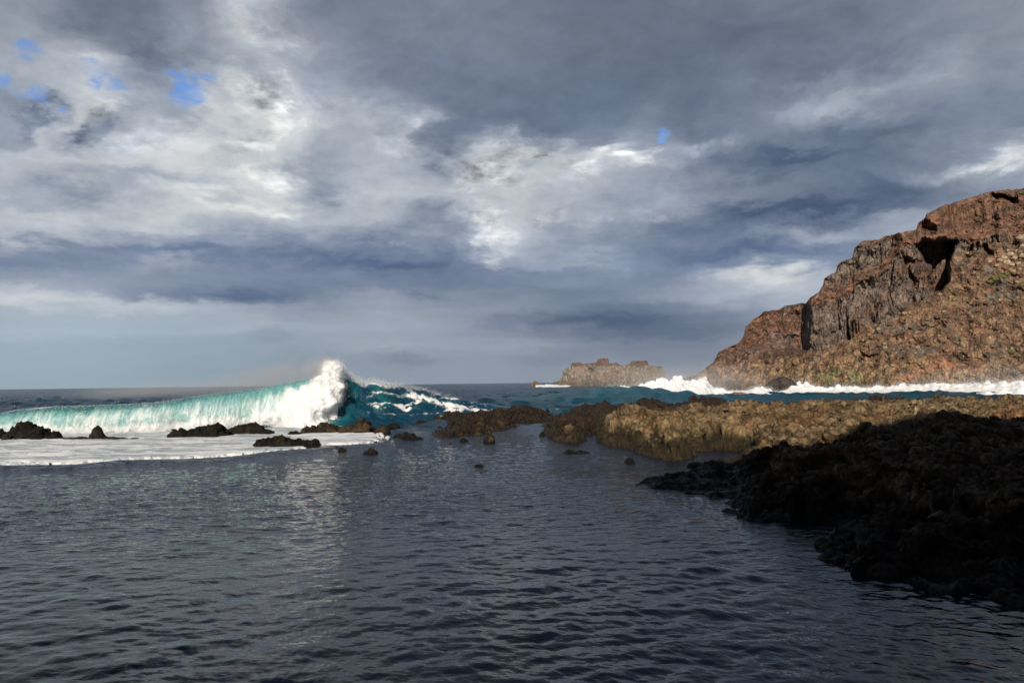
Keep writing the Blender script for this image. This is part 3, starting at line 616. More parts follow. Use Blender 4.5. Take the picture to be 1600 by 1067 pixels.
# ------------------------------------------------------------------ HEADLAND
SKY = [(1060, 594), (1071, 590), (1090, 585), (1100, 577), (1115, 566), (1119, 559), (1123, 549), (1153, 537), (1163, 523), (1165, 510), (1177, 499), (1194, 487), (1216, 484), (1228, 477), (1259, 473), (1266, 465), (1278, 458),
       (1286, 445), (1288, 435), (1306, 424), (1309, 412), (1332, 402), (1335, 388), (1347, 377), (1369, 375), (1381, 370), (1412, 362), (1432, 358), (1434, 349), (1445, 341), (1448, 333), (1459, 329), (1478, 320), (1506, 312), (1537, 302), (1562, 298), (1600, 294), (1700, 284), (1800, 290), (1950, 330)]
def relief(name, px0, px1, npx, ny, sky, Dbase, slopef, colf, recess=None, amp=1.0, back=60, sc=1.0, mat=None, blur=.03, **k):
    pxs = np.linspace(px0, px1, npx); sk = np.array(sky, float)
    jag = fbm(np.stack([pxs * .09, 0 * pxs, 0 * pxs + 3], -1), 4) * 1.6 * amp
    top = np.interp(pxs, sk[:, 0], sk[:, 1]) + jag * 1.4
    Db = Dbase(pxs); base = hz(pxs) + (CAMH + 2) * F / Db
    t = np.linspace(0, 1, ny); D = np.zeros((ny, npx)); PY = base[None, :] * (1 - t[:, None]) + top[None, :] * t[:, None]
    D[0] = Db
    for i in range(1, ny):
        dz = (PY[i - 1] - PY[i]) * D[i - 1] / F
        D[i] = D[i - 1] + np.maximum(dz, 0) * slopef(pxs, PY[i])
    PX = pxs[None, :] + 0 * PY
    kw = int(npx * blur); ker = np.hanning(kw + 2)[1:-1]; ker /= ker.sum(); pad = np.pad(D, ((0, 0), (kw // 2, kw - 1 - kw // 2)), mode='edge')
    D = np.apply_along_axis(lambda r_: np.convolve(r_, ker, 'valid'), 1, pad)
    if recess is not None: D = D + recess(PX, PY)
    P = at_depth(PX, PY, D)
    edge = (1 - sstep(.965, 1, t))[:, None]
    q = P / sc
    A = np.stack([P[..., 0], P[..., 1], P[..., 2] * .35], -1) / sc
    col = ridged(A * .22, 4) - .5; f1, f2 = worley(q * .16); g1, g2 = worley(q * .45 + 7)
    disp = (col * 3.0 + (.6 - f1) * 3.4 + (.55 - g1) * 1.5 + fbm(q * .10, 5) * 2.2 + (ridged(q * .9, 4) - .5) * .9) * amp * sc
    disp = disp * .8 * (0.25 + .75 * edge) * sstep(0, .04, t)[:, None]
    dirv = P - np.array([0, 0, CAMH]); dirv /= np.linalg.norm(dirv, axis=-1, keepdims=True)
    P = P - dirv * disp[..., None]
    n3 = fbm(q * .5 + 50, 4) * amp * sc * .7; P[..., 2] += n3 * edge * sstep(0, .05, t)[:, None]
    c = colf(PX, PY, P, D)
    # the ground carries on behind the skyline
    nb = 14; sb = (np.linspace(0, 1, nb + 1)[1:] ** 1.3) * back
    top_row = P[-1]; hd = dirv[-1] * np.array([1, 1, 0]); hd /= np.linalg.norm(hd, axis=-1, keepdims=True)
    B = top_row[None] + hd[None] * sb[:, None, None]; B[..., 2] = top_row[None, :, 2] * (1 - (sb / back)[:, None] ** 2 * 1.0) - sb[:, None] * .12 - 1.2 + fbm(B / sc * .12, 3) * 1.2
    P = np.concatenate([P, B]); c = np.concatenate([c, np.repeat(c[-1][None], nb, 0)])
    o = mesh_obj(name, P, grid_faces(len(P), npx), mat or M_CLIFF, attrs=dict(Col=c, wet=0 * P[..., 0]))
    return tag(o, **k), P, D
def line(pts, x): p = np.array(pts, float); return np.interp(x, p[:, 0], p[:, 1])
TOE = [(1262, 548), (1300, 538), (1335, 526), (1352, 515), (1400, 492), (1430, 472), (1466, 458), (1486, 430), (1496, 400), (1520, 388), (1600, 372)]
LIP = [(1262, 487), (1300, 468), (1340, 448), (1390, 418), (1430, 384), (1490, 372), (1520, 376), (1600, 362)]
TOE2 = [(1270, 470), (1300, 452), (1335, 436), (1352, 430), (1400, 388), (1440, 372), (1500, 350), (1600, 330)]
LIP2 = [(1270, 455), (1290, 436), (1334, 385), (1400, 366), (1440, 350), (1500, 318), (1600, 305)]
def warp(px, py):
    q = np.stack([px * .018, py * .018, 0 * px + 6], -1)
    return px + 13 * fbm(q, 3), py + 10 * fbm(q + 20, 4)
def strata(px, py): return py + .42 * (px - 1262) * (px > 1262) + .25 * (px - 1262) * (px < 1262)
def slope_head(px, py):
    px, py = warp(px, py); s = np.full(px.shape, 1.15)
    toe, lip, toe2, lip2 = line(TOE, px), line(LIP, px), line(TOE2, px), line(LIP2, px)
    right = px > 1262
    w1 = right & (py < toe) & (py > lip); w2 = right & (py < toe2) & (py > lip2)
    s = np.where(right & (py < toe), 1.9, s)
    s = np.where(w1, .10, s); s = np.where(w2, .15, s)
    s = np.where(right & (py > 575), .55, s)
    left = ~right; s = np.where(left, .75, s)
    q = strata(px, py); band = np.sin(q * .42 + 2.0 * perlin(np.stack([px * .02, py * .02, 0 * px], -1))) + .6 * np.sin(q * 1.1 + 1.3)
    s = s * np.clip(1 + .75 * band, .15, 2.4)
    return s
def recess_head(PX, PY):
    PX, PY = warp(PX, PY)
    r = 15 * sstep(1266, 1248, PX) * sstep(552, 543, PY)                              # farther spur beyond the bluff edge
    wob = 5 * perlin(np.stack([PX * .05, PY * .05, 0 * PX], -1))
    lft = np.interp(PY, [378, 455], [1436, 1458]); rgt = np.interp(PY, [378, 455], [1494, 1484])
    r = r + 25 * sstep(lft - 3, lft + 6, PX + wob) * sstep(rgt + 3, rgt - 9, PX + wob) * sstep(372, 386, PY + wob) * sstep(line(TOE, PX) + 2, line(TOE, PX) - 6, PY)
    r = r + 5 * sstep(1408, 1416, PX + wob) * sstep(1436, 1428, PX + wob) * sstep(398, 408, PY) * sstep(478, 466, PY)
    r = r + 5 * sstep(1533, 1539, PX) * sstep(1550, 1546, PX) * sstep(378, 384, PY) * sstep(402, 397, PY)
    r = r + 1.0 * sstep(1325, 1331, PX) * sstep(1345, 1339, PX) * sstep(498, 505, PY) * sstep(524, 518, PY)
    r = r + 3 * sstep(1340, 1350, PX) * sstep(1376, 1366, PX) * sstep(549, 552, PY + (PX - 1355) * -.25) * sstep(558, 555, PY + (PX - 1355) * -.25)
    r = r + 7 * sstep(1548, 1560, PX) * sstep(1598, 1590, PX) * sstep(300, 304, PY) * sstep(318, 312, PY)
    r = r + 5 * sstep(1434, 1440, PX) * sstep(1456, 1450, PX) * sstep(342, 346, PY) * sstep(364, 358, PY)
    # flutes of the column walls
    wall = ((PX > 1262) & (PY < line(TOE, PX)) & (PY > line(LIP, PX))) | ((PX > 1270) & (PX < 1400) & (PY < line(TOE2, PX)) & (PY > line(LIP2, PX)))
    fl = 1 - np.abs(perlin(np.stack([PX * .11 + PY * .012, PY * .008, 0 * PX], -1))) * 2.2 + .5 * perlin(np.stack([PX * .45 + PY * .05, PY * .03, 0 * PX + 4], -1))
    return r + wall * (1.2 - fl) * 1.3
def mixc(c, col, k): return c + (srgb(col) - c) * np.clip(k, 0, 1)[..., None]
def col_head(PX, PY, P, D):
    n = normals(P); up = np.abs(n[..., 2])
    a = fbm(P * .05, 4); b = fbm(P * .22 + 9, 4); d = fbm(P * .9 + 3, 4); e = perlin(P * 1.8 + 7)
    PX, PY = warp(PX, PY); q = strata(PX, PY); st = perlin(np.stack([PX * .006, q * .10, 0 * PX], -1)) + .6 * perlin(np.stack([PX * .02, q * .3, 0 * PX + 9], -1))
    c = np.broadcast_to(srgb((112, 84, 67)), P.shape).copy()
    c = mixc(c, (132, 88, 66), sstep(.0, .6, st + b * .4) * .8)
    c = mixc(c, (78, 62, 53), sstep(.1, .7, -st + d * .5) * .8)
    scree = (PX > 1262) & (PY > line(TOE, PX))
    c = mixc(c, (134, 110, 82), scree * sstep(-.2, .6, b + d * .4) * .75)
    c = mixc(c, (98, 93, 86), scree * sstep(.15, .6, fbm(P * .13 + 30, 4)) * .8)
    c = mixc(c, (104, 98, 62), scree * sstep(.35, .7, fbm(P * .3 + 60, 3)) * .5)
    left = PX < 1262; c = mixc(c, (112, 98, 92), left * sstep(.0, .5, b + a) * .75)
    wall = ((PX > 1262) & (PY < line(TOE, PX) - 1 + 5 * b) & (PY > line(LIP, PX) + 4 * d)) | ((PX > 1270) & (PX < 1402) & (PY < line(TOE2, PX)) & (PY > line(LIP2, PX) + 3 * d))
    c = mixc(c, (118, 108, 101), wall * sstep(-.55, .3, b + .4 - a) * .75)
    c = mixc(c, (80, 68, 60), wall * sstep(.1, .5, d) * .7)
    low = sstep(556, 572, PY + b * 8); c = mixc(c, (158, 128, 92), low * sstep(-.6, .4, d) * .8)
    c = mixc(c, (112, 112, 74), sstep(574, 590, PY + b * 6) * sstep(-.3, .4, b) * np.exp(-((PX - 1310) / 70) ** 2))
    c = mixc(c, (100, 88, 74), low * sstep(.1, .5, a + d * .5) * (PX > 1340) * .9)
    c = mixc(c, (70, 64, 56), sstep(596, 602, PY + b * 4) * .7)
    redp = np.exp(-((PX - 1440) / 34) ** 2 - ((PY - 585 + (PX - 1440) * .22) / 3.2) ** 2) + .8 * np.exp(-((PX - 1495) / 45) ** 2 - ((PY - 571.5) / 3.2) ** 2)
    c = mixc(c, (176, 100, 80), sstep(.35, .75, redp + d * .5) * .8)
    c = mixc(c, (190, 168, 136), sstep(.55, .75, e + .3 * d) * scree * .8)
    c = mixc(c, (52, 40, 34), sstep(.5, .8, -e + .3 * d) * .7)
    g_ = c.mean(-1, keepdims=True); return (c * .88 + g_ * .12) * 1.10
def Dbase_head(px): return np.interp(px, [1050, 1071, 1100, 1150, 1260, 1400, 1600, 1800, 1950], [345, 335, 318, 300, 268, 240, 224, 222, 230])
head, HP, HD = relief('headland', 1060, 1940, 1200, 460, SKY, Dbase_head, slope_head, col_head, recess_head, back=120, kind='structure')

# pale boulders and shrubs lying on the slope (found on the surface that was just built)
pxg = np.linspace(1060, 1940, 1200)
def surf_pt(px, py):
    i = int(round((px - 1060) / 880 * 1199)); col_ = HP[:460, i]; d = rays(px, py)
    zz = (col_[:, 2] - CAMH) / col_[:, 1]; tz = d[2] / d[1]; j = int(np.argmin(np.abs(zz - tz))); return col_[j]
def blob(name, c, size, seed, mat, col, flat=.75, rough=.22, parent=None, nu=22, nv=14, **k):
    th = np.linspace(0, 2 * np.pi, nu, endpoint=False)[None, :]; ph = np.linspace(.02, np.pi - .02, nv)[:, None]
    S = np.stack([np.sin(ph) * np.cos(th), np.sin(ph) * np.sin(th), np.cos(ph) + 0 * th], -1)
    w1, _ = worley(S * 1.3 + seed * 3.1); rr_ = 1 + (.6 - w1) * rough * 2 + fbm(S * 1.6 + seed, 3) * rough
    P = S * rr_[..., None] * np.array(size)
    f = []
    for i in range(nv - 1):
        for j in range(nu): f.append((i * nu + j, (i + 1) * nu + j, (i + 1) * nu + (j + 1) % nu, i * nu + (j + 1) % nu))
    cc = np.broadcast_to(srgb(col), P.shape) * (1 + .25 * fbm(P * 2 + seed, 2))[..., None]
    o = mesh_obj(name, P.reshape(-1, 3), f, mat, attrs=dict(Col=cc, wet=0 * P[..., 0])); o.location = c
    return tag(o, **k)
bl = [(1577, 398, 2.0), (1567, 402, 1.6), (1585, 404, 1.8), (1571, 411, 2.2), (1561, 407, 1.3), (1591, 413, 1.5), (1580, 414, 1.6), (1597, 400, 1.6), (1588, 393, 1.2), (1574, 391, .9), (1596, 372, 2.6), (1545, 409, 1.2), (1556, 415, 1.0), (1593, 421, 1.1), (1597, 385, 1.4), (1583, 424, 1.2)]
for i, (x, y, s) in enumerate(bl):
    p = surf_pt(x, y); blob('boulder', (p[0], p[1] - .3, p[2]), (s * .7, s * .6, s * .5), i + 1, M_PALE, (158, 140, 118), label='pale cream boulder in the boulder heap near the right edge of the headland slope', cat='boulder', group='pale boulders on the headland')
sh = [(1553, 437, 1.5), (1547, 441, 1.1), (1562, 434, 1.2), (1552, 450, .9), (1571, 429, .9), (1596, 447, .9), (1578, 550, 1.1), (1597, 303, 1.0), (1590, 556, .8)]
for i, (x, y, s) in enumerate(sh):
    p = surf_pt(x, y); blob('shrub', (p[0], p[1] - .3, p[2] + .1), (s, s * .8, s * .6), i + 60, M_BUSH, (98, 98, 58), rough=.45, label=['yellow green cushion shrub just below the pale boulder heap on the headland'] [0] if i in (0, 1, 2, 3, 4) else {5: 'small shrub at the right edge of the photo, below the pale boulder heap', 6: 'low shrub on the headland foot, left of the two near the right edge', 7: 'shrub on the very top of the headland at the right edge', 8: 'lowest shrub on the headland foot, close to the right edge'}[i], cat='shrub', group='shrubs on the headland')
cobs = []
rs = random.Random(5)
for i in range(90):
    x = rs.uniform(1345, 1600); y = line(TOE, x) + rs.uniform(4, 1) + rs.random() ** 1.3 * (575 - line(TOE, x)); s = rs.uniform(.35, 1.0)
    if y > 575: continue
    p = surf_pt(x, y); colr = rs.choice([(130, 104, 80), (108, 92, 78), (142, 122, 98), (90, 80, 70)])
    blob('boulder', (p[0], p[1] - .1, p[2]), (s, s * .8, s * .7), i + 100, M_PALE, colr, nu=12, nv=8, label='small loose boulder scattered over the rusty scree below the headland wall', cat='boulder', group='loose boulders on the scree')
# dark wedge of rock in the surf at the foot of the headland
def far_rock(sil, Dc, depth, seed, kind, label, base_z=-.5, cat='rock', colr=(64, 55, 48), **k):
    sil = np.array(sil, float); nu, nv = 160, 60; pxs = np.linspace(sil[0, 0], sil[-1, 0], nu); tops = np.interp(pxs, sil[:, 0], sil[:, 1])
    H = at_depth(pxs, tops, np.full(nu, float(Dc)))[:, 2]; v = np.linspace(0, 1, nv)[:, None]
    X = ((pxs - 800) / F * Dc)[None, :] + 0 * v; Y = Dc + depth * (v - .5) + 0 * X; prof = np.clip(1 - np.abs((v - .5) / .5) ** 2, 0, 1) ** .8
    z = (H[None, :] + 1.0) * prof - 1.0; P = np.stack([X, Y, z], -1); f1, _ = worley(P * .4 + seed); dd = (.6 - f1) * 1.4 + fbm(P * .5 + seed, 4) * .8 + (ridged(P * np.array([1.2, .8, .3]), 3) - .5) * .8
    P[..., 1] -= dd * prof; P[..., 2] += .3 * dd * prof
    c = np.broadcast_to(srgb(colr), P.shape) * (1 + .5 * fbm(P * .8 + seed, 4))[..., None]
    o = mesh_obj(kind, P, grid_faces(nv, nu), M_CLIFF, attrs=dict(Col=np.clip(c, 0, 1), wet=0 * X + .4), origin=(float(X.mean()), float(Dc), 0)); return tag(o, label=label, cat=cat, **k)
far_rock([(1176, 616), (1184, 608), (1196, 600), (1206, 593), (1220, 589), (1232, 592), (1240, 600), (1250, 610), (1254, 616)], 240, 14, 3, 'sea_rock', 'dark wedge shaped rock in the surf at the foot of the headland')
far_rock([(1134, 619), (1140, 614.5), (1150, 613), (1160, 614.5), (1166, 619)], 214, 6, 8, 'sea_rock', 'low brown rock awash in white water, left of the dark wedge shaped rock', colr=(120, 96, 74))

# ------------------------------------------------------------------ ISLET
ISL = [(862, 603), (866, 597), (874, 594), (878, 590), (880, 580), (886, 575), (892, 572), (894, 567), (903, 566), (912, 569), (924, 567), (933, 566), (934.5, 560), (950, 560), (952, 568), (962, 567), (972, 571), (984, 569), (987, 564), (1011, 563.5), (1014, 571), (1022, 572), (1033, 572), (1038, 580), (1041, 592), (1046, 603)]
def slope_isl(px, py): return np.where(py > 596, 1.2, np.where(py < 572, .35, .25)) * (1 + .4 * np.sin(py * .9))
def rec_isl(PX, PY): return 9 * np.exp(-((PX - 925) / 5) ** 2) * sstep(572, 580, PY) + 6 * sstep(569.5, 568, PY) - 10 * np.cos((PX - 955) / 90 * 1.5) * 1.5
def col_isl(PX, PY, P, D):
    b = fbm(P * .05 + 2, 4); d = fbm(P * .2, 4)
    c = np.broadcast_to(srgb((140, 122, 106)), P.shape).copy(); c = mixc(c, (128, 106, 92), sstep(-.1, .6, b)); c = mixc(c, (126, 124, 112), sstep(.1, .6, d - b))
    c = mixc(c, (104, 82, 70), sstep(574, 570, PY + b * 3)); c = mixc(c, (104, 92, 78), sstep(592, 598, PY + d * 2)); return c
isl, _, _ = relief('islet', 862, 1046, 420, 150, ISL, lambda px: 800 - 40 * np.cos((px - 954) / 92 * 1.4) + 0 * px, slope_isl, col_isl, rec_isl, amp=.55, back=50, sc=2.2, label='flat topped tan rock islet with two knobs, on the horizon left of the headland', cat='islet')
far_rock([(829, 600), (832, 597), (836, 595), (839, 597), (842, 600.5)], 820, 12, 12, 'sea_stack', 'tiny brown rock on the horizon left of the tan islet', colr=(120, 92, 76), cat='rock')

# ------------------------------------------------------------------ SURF along the headland
def surf(name, tops, Dl, depth, seed, npx=900, nv=70, spike=1.0, **k):
    tops = np.array(tops, float); pxs = np.linspace(tops[0, 0], tops[-1, 0], npx); Dl = np.array(Dl, float); Dc = np.interp(pxs, Dl[:, 0], Dl[:, 1])
    jag = fbm(np.stack([pxs * .045, 0 * pxs, 0 * pxs + seed], -1), 3)
    H = at_depth(pxs, np.interp(pxs, tops[:, 0], tops[:, 1]), Dc)[:, 2]; H = np.maximum(.25, H * (1 + .34 * spike * jag))
    v = np.linspace(0, 1, nv)[:, None]; Y = Dc[None, :] + depth * (v - .5); X = ((pxs - 800) / F)[None, :] * Y
    prof = np.clip(1 - np.abs((v - .62) / np.where(v < .62, .62, .38)) ** 1.15, 0, 1)
    z = H[None, :] * prof - .1; P = np.stack([X, Y, z], -1)
    n = np.stack([fbm(P * .5 + seed + 20 * q, 5) for q in range(3)], -1) * np.array([.7, 1.0, .55]) * np.minimum(1, H * .6)[None, :, None] * prof[..., None]; P = P + n
    g, _ = worley(P * .42 + seed); g2, _ = worley(P * 1.1 + seed); P[..., 2] += ((.5 - g) * 1.0 * np.minimum(1, H * .5)[None, :] + (.5 - g2) * .35) * prof; P[..., 1] -= (.5 - g) * 1.5 * prof; P[..., 2] = np.maximum(P[..., 2], -.3)
    o = mesh_obj(name, P, grid_faces(nv, npx), M_FOAM, attrs=dict(thin=0 * X - .2)); return tag(o, kind='stuff', **k), P
DS = [(960, 196), (1060, 206), (1110, 218), (1160, 226), (1260, 236), (1400, 219), (1600, 206), (1800, 204)]
srf, SP = surf('surf_foam', [(950, 607), (985, 602), (1020, 597), (1050, 592), (1075, 590), (1092, 589), (1104, 593), (1112, 605), (1135, 610), (1160, 611), (1178, 606), (1192, 606), (1215, 612), (1236, 606), (1246, 597), (1258, 597), (1270, 604), (1290, 606), (1306, 603), (1330, 605), (1360, 605), (1400, 602), (1440, 600), (1500, 598.5), (1560, 597.5), (1610, 596), (1700, 595), (1800, 596)],
     DS, 22, 2.0, label='line of white surf breaking along the foot of the headland', cat='surf')
foamy = surf('surf_foam', [(1525, 613), (1545, 611), (1570, 609), (1600, 607), (1650, 606), (1700, 607)], [(1500, 165), (1700, 160)], 8, 9.0, npx=200, nv=40, label='separate streak of foam in the teal water nearest the right edge', cat='surf')
surf('surf_foam', [(836, 602), (850, 600.7), (858, 600.5), (870, 601.8), (890, 602)], [(836, 700), (890, 700)], 30, 12.0, npx=120, nv=24, label='white water breaking at the left foot of the tan islet', cat='surf')

# ------------------------------------------------------------------ BREAKING WAVE
wave = empty('breaking_wave', (-18, 78, 0), label='tall turquoise breaking wave throwing white spray over the reef', cat='wave')
def catmull(px, tbl): t = np.array(tbl, float); return np.interp(px, t[:, 0], t[:, 1])
WD = 78.0
def build_curtain():
    nu, nv = 1000, 240
    pxs = np.linspace(-90, 538, nu); WDp = np.interp(pxs, [-90, 250, 340, 430, 538], [69.5, 69.5, 72, 75.5, 77.5])
    crest = catmull(pxs, [(-90, 660), (-40, 652), (0, 645.5), (30, 640), (85, 634.5), (140, 633), (200, 631), (250, 628), (300, 620), (350, 613.5), (400, 608), (440, 600), (470, 594), (500, 589), (520, 592), (538, 596)])
    H = at_depth(pxs, crest, WDp)[:, 2] + .02 * fbm(np.stack([pxs * .05, 0 * pxs, 0 * pxs], -1), 3)
    prof = np.array([(-16, -.1), (-11, .12), (-7, .45), (-3.5, .82), (-1.2, .98), (0, 1.0), (.8, .985), (1.5, .93), (2.1, .82), (2.6, .66), (2.95, .48), (3.2, .28), (3.35, .1), (3.4, -.06)])
    s = np.concatenate([[0], np.cumsum(np.hypot(np.diff(prof[:, 0]), np.diff(prof[:, 1]) * 4))]); ts = np.concatenate([np.linspace(0, s[5], 60)[:-1], np.linspace(s[5], s[-1], nv - 59)])
    f = np.interp(ts, s, prof[:, 0])[:, None]; h = np.interp(ts, s, prof[:, 1])[:, None]
    ker = np.ones(9) / 9
    sc = (H / 4.6)[None, :]
    Y = WDp[None, :] - f * np.where(f > 0, .75 + .25 * sc, .45 + .55 * sc); X = ((pxs - 800) / F * WDp)[None, :] + 0 * f; z = H[None, :] * h
    P = np.stack([X, Y + 0 * X, z], -1); front = (f > 0) * 1.0; hh = np.clip(h, 0, 1)
    w = np.stack([X * 1.1, 0 * X + f * .15, z * .22], -1)
    streak = fbm(w * 1.6, 4); clump = fbm(P * .55 + 4, 5)
    # how broken each place of the curtain is: low on the face, and everywhere near the curl
    fo = np.interp(pxs, [-90, 0, 60, 110, 200, 260, 330, 380, 430, 470, 495, 538], [.52, .60, .60, .45, .30, .42, .55, .62, .62, .80, 1.3, 1.5])[None, :]
    lim = np.interp(pxs, [-90, 0, 100, 200, 300, 400, 470, 500, 538], [.75, .82, .78, .62, .62, .68, .9, 1.2, 1.3])[None, :]
    foam = np.clip(1.25 * sstep(lim + .30 * clump + .15 * streak, lim * .1, hh) * (fo + .45), 0, 1.2) * front
    foam = np.maximum(foam, (.46 + .25 * streak + .3 * clump) * sstep(1.0, .5, hh) * front)
    foam = np.maximum(foam, np.interp(pxs, [300, 350, 410, 450, 480, 538], [0, .2, .5, .8, 1.1, 1.3])[None, :] * sstep(1.02, .5, hh + .25 * clump) * front)
    foam = np.maximum(foam, 1.05 * sstep(.45, .0, hh + .15 * clump) * front)
    foam = np.maximum(foam, (.35 + .5 * clump) * sstep(.9, 1.0, hh) * (pxs < 90)[None, :] * 1.3)
    foam = np.maximum(foam, sstep(480, 505, pxs)[None, :] * 1.1 * (f > -6))
    lowf = fbm(np.stack([X * .22 + z * .12, 0 * X, 0 * X + 11], -1), 4); foam = np.clip(foam + .42 * lowf * front * sstep(520, 440, pxs)[None, :], 0, 1.2)
    big = foam * front
    P[..., 1] -= (streak * .16 + clump * .75 * sstep(.7, .1, hh) + (.5 - worley(P * 1.0)[0]) * .9 * big * sstep(.95, .3, hh)) * (front * .9 + .1)
    P[..., 2] += .12 * streak * front * sstep(1.0, .8, hh) 
    turq = np.interp(pxs, [-90, 60, 160, 250, 330, 420, 538], [.25, .25, .15, .22, .6, .95, 1.0])[None, :]
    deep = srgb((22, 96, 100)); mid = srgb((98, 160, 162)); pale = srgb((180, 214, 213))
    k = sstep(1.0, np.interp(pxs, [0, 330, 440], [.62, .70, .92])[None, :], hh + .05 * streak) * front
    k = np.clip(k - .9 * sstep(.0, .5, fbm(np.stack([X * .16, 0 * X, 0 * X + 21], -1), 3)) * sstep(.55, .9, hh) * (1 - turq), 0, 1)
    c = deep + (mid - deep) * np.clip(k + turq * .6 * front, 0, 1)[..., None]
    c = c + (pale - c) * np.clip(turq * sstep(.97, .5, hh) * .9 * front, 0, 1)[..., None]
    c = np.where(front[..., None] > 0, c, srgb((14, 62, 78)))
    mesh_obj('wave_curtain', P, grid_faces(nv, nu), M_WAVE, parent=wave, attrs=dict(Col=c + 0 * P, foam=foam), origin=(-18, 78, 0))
    return P
CP = build_curtain()
def build_shoulder():
    nu, nv = 560, 200
    pxs = np.linspace(516, 905, nu); Dc = np.interp(pxs, [500, 540, 700, 905], [77, 78, 87, 96])
    cr = catmull(pxs, [(500, 592), (540, 591), (556, 597), (572, 600), (584, 598), (600, 602), (630, 605), (660, 610), (690, 617), (720, 624), (760, 631), (800, 637), (850, 641), (905, 644)])
    H = at_depth(pxs, cr, Dc)[:, 2] + .10 * fbm(np.stack([pxs * .07, 0 * pxs, 0 * pxs + 2], -1), 4)
    H = np.maximum(H, .05)
    prof = np.array([(-16, -.15), (-10, .15), (-5, .6), (-2, .92), (-.5, 1.0), (.3, .99), (1.0, .90), (2.0, .72), (3.4, .50), (5.2, .30), (8.0, .10), (11.5, -.12)])
    s = np.concatenate([[0], np.cumsum(np.hypot(np.diff(prof[:, 0]), np.diff(prof[:, 1]) * 4))]); ts = np.concatenate([np.linspace(0, s[4], 40)[:-1], np.linspace(s[4], s[-1], nv - 39)])
    f = np.interp(ts, s, prof[:, 0])[:, None]; h = np.interp(ts, s, prof[:, 1])[:, None]
    Y = Dc[None, :] - f * np.where(f > 0, np.interp(pxs, [516, 600], [.55, .95])[None, :], .95); X = ((pxs - 800) / F * Dc)[None, :] + 0 * f; z = H[None, :] * h
    P = np.stack([X, Y, z], -1); big = fbm(P * .28 + 3, 5); sm = fbm(P * 1.1, 4)
    side = sstep(905, 860, pxs)[None, :]
    P[..., 2] += (big * .34 + (ridged(P * np.array([.5, .9, .6]), 4) - .5) * .35) * sstep(0, .3, h) * sstep(1.05, .8, h) * (H[None, :] / 4) * side + .0
    P[..., 1] -= big * .5 * side
    P[..., 2] -= (1 - side) * .6 + 0
    c = np.broadcast_to(srgb((14, 62, 82)), P.shape).copy(); c = c + (srgb((44, 128, 132)) - c) * (.8 * sstep(575, 520, pxs)[None, :, None]); c = c + (srgb((24, 92, 102)) - c) * (sstep(-.1, .6, big) * sstep(.2, .6, h))[..., None]  # lightened beside the splash, offsetting the splash's shadow in the colour
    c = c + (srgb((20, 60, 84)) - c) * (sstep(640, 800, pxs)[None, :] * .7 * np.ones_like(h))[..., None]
    PX = pxs[None, :] + 0 * h
    # foam: the crest, and streaks drawn up the face
    rid = ridged(np.stack([X * .22 + z * .25, z * 1.1 + X * .10, 0 * X + 2], -1), 4)
    foam = 1.1 * sstep(.90, 1.0, h + .05 * sm) * (f > -3) * (.55 + .7 * big) * sstep(780, 600, PX)
    foam = foam + .95 * sstep(.58, .82, rid) * sstep(.16, .45, h) * sstep(560, 610, PX) * sstep(790, 690, PX)
    ln = np.interp(pxs, [600, 620, 660, 700, 740, 790, 800], [.86, .84, .78, .66, .62, .6, .5])[None, :]
    foam = foam + 1.1 * np.exp(-((h - ln - .05 * sm) / .09) ** 2) * sstep(625, 650, PX) * sstep(800, 780, PX) * (f > 0) * sstep(-.5, .1, sm + .3)
    foam = foam + .4 * sstep(.12, .0, h) * (f > 0) * sstep(-.2, .4, big)
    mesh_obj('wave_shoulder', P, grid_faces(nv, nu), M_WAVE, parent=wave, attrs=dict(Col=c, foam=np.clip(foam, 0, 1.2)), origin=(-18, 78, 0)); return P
SHP = build_shoulder()
def drops(name, pts, size, parent, origin):
    n = len(pts); T4 = np.array([(1, 1, 1), (1, -1, -1), (-1, 1, -1), (-1, -1, 1)], float) / 1.7
    V = pts[:, None, :] + T4[None] * np.asarray(size)[:, None, None] * RNG.uniform(.6, 1.4, (n, 4, 1))
    Fc = np.array([(0, 1, 2), (0, 3, 1), (0, 2, 3), (1, 3, 2)]); faces = (np.arange(n)[:, None, None] * 4 + Fc[None]).reshape(-1, 3)
    return mesh_obj(name, V.reshape(-1, 3), faces, M_SPRAY, parent=parent, origin=origin, smooth=False)
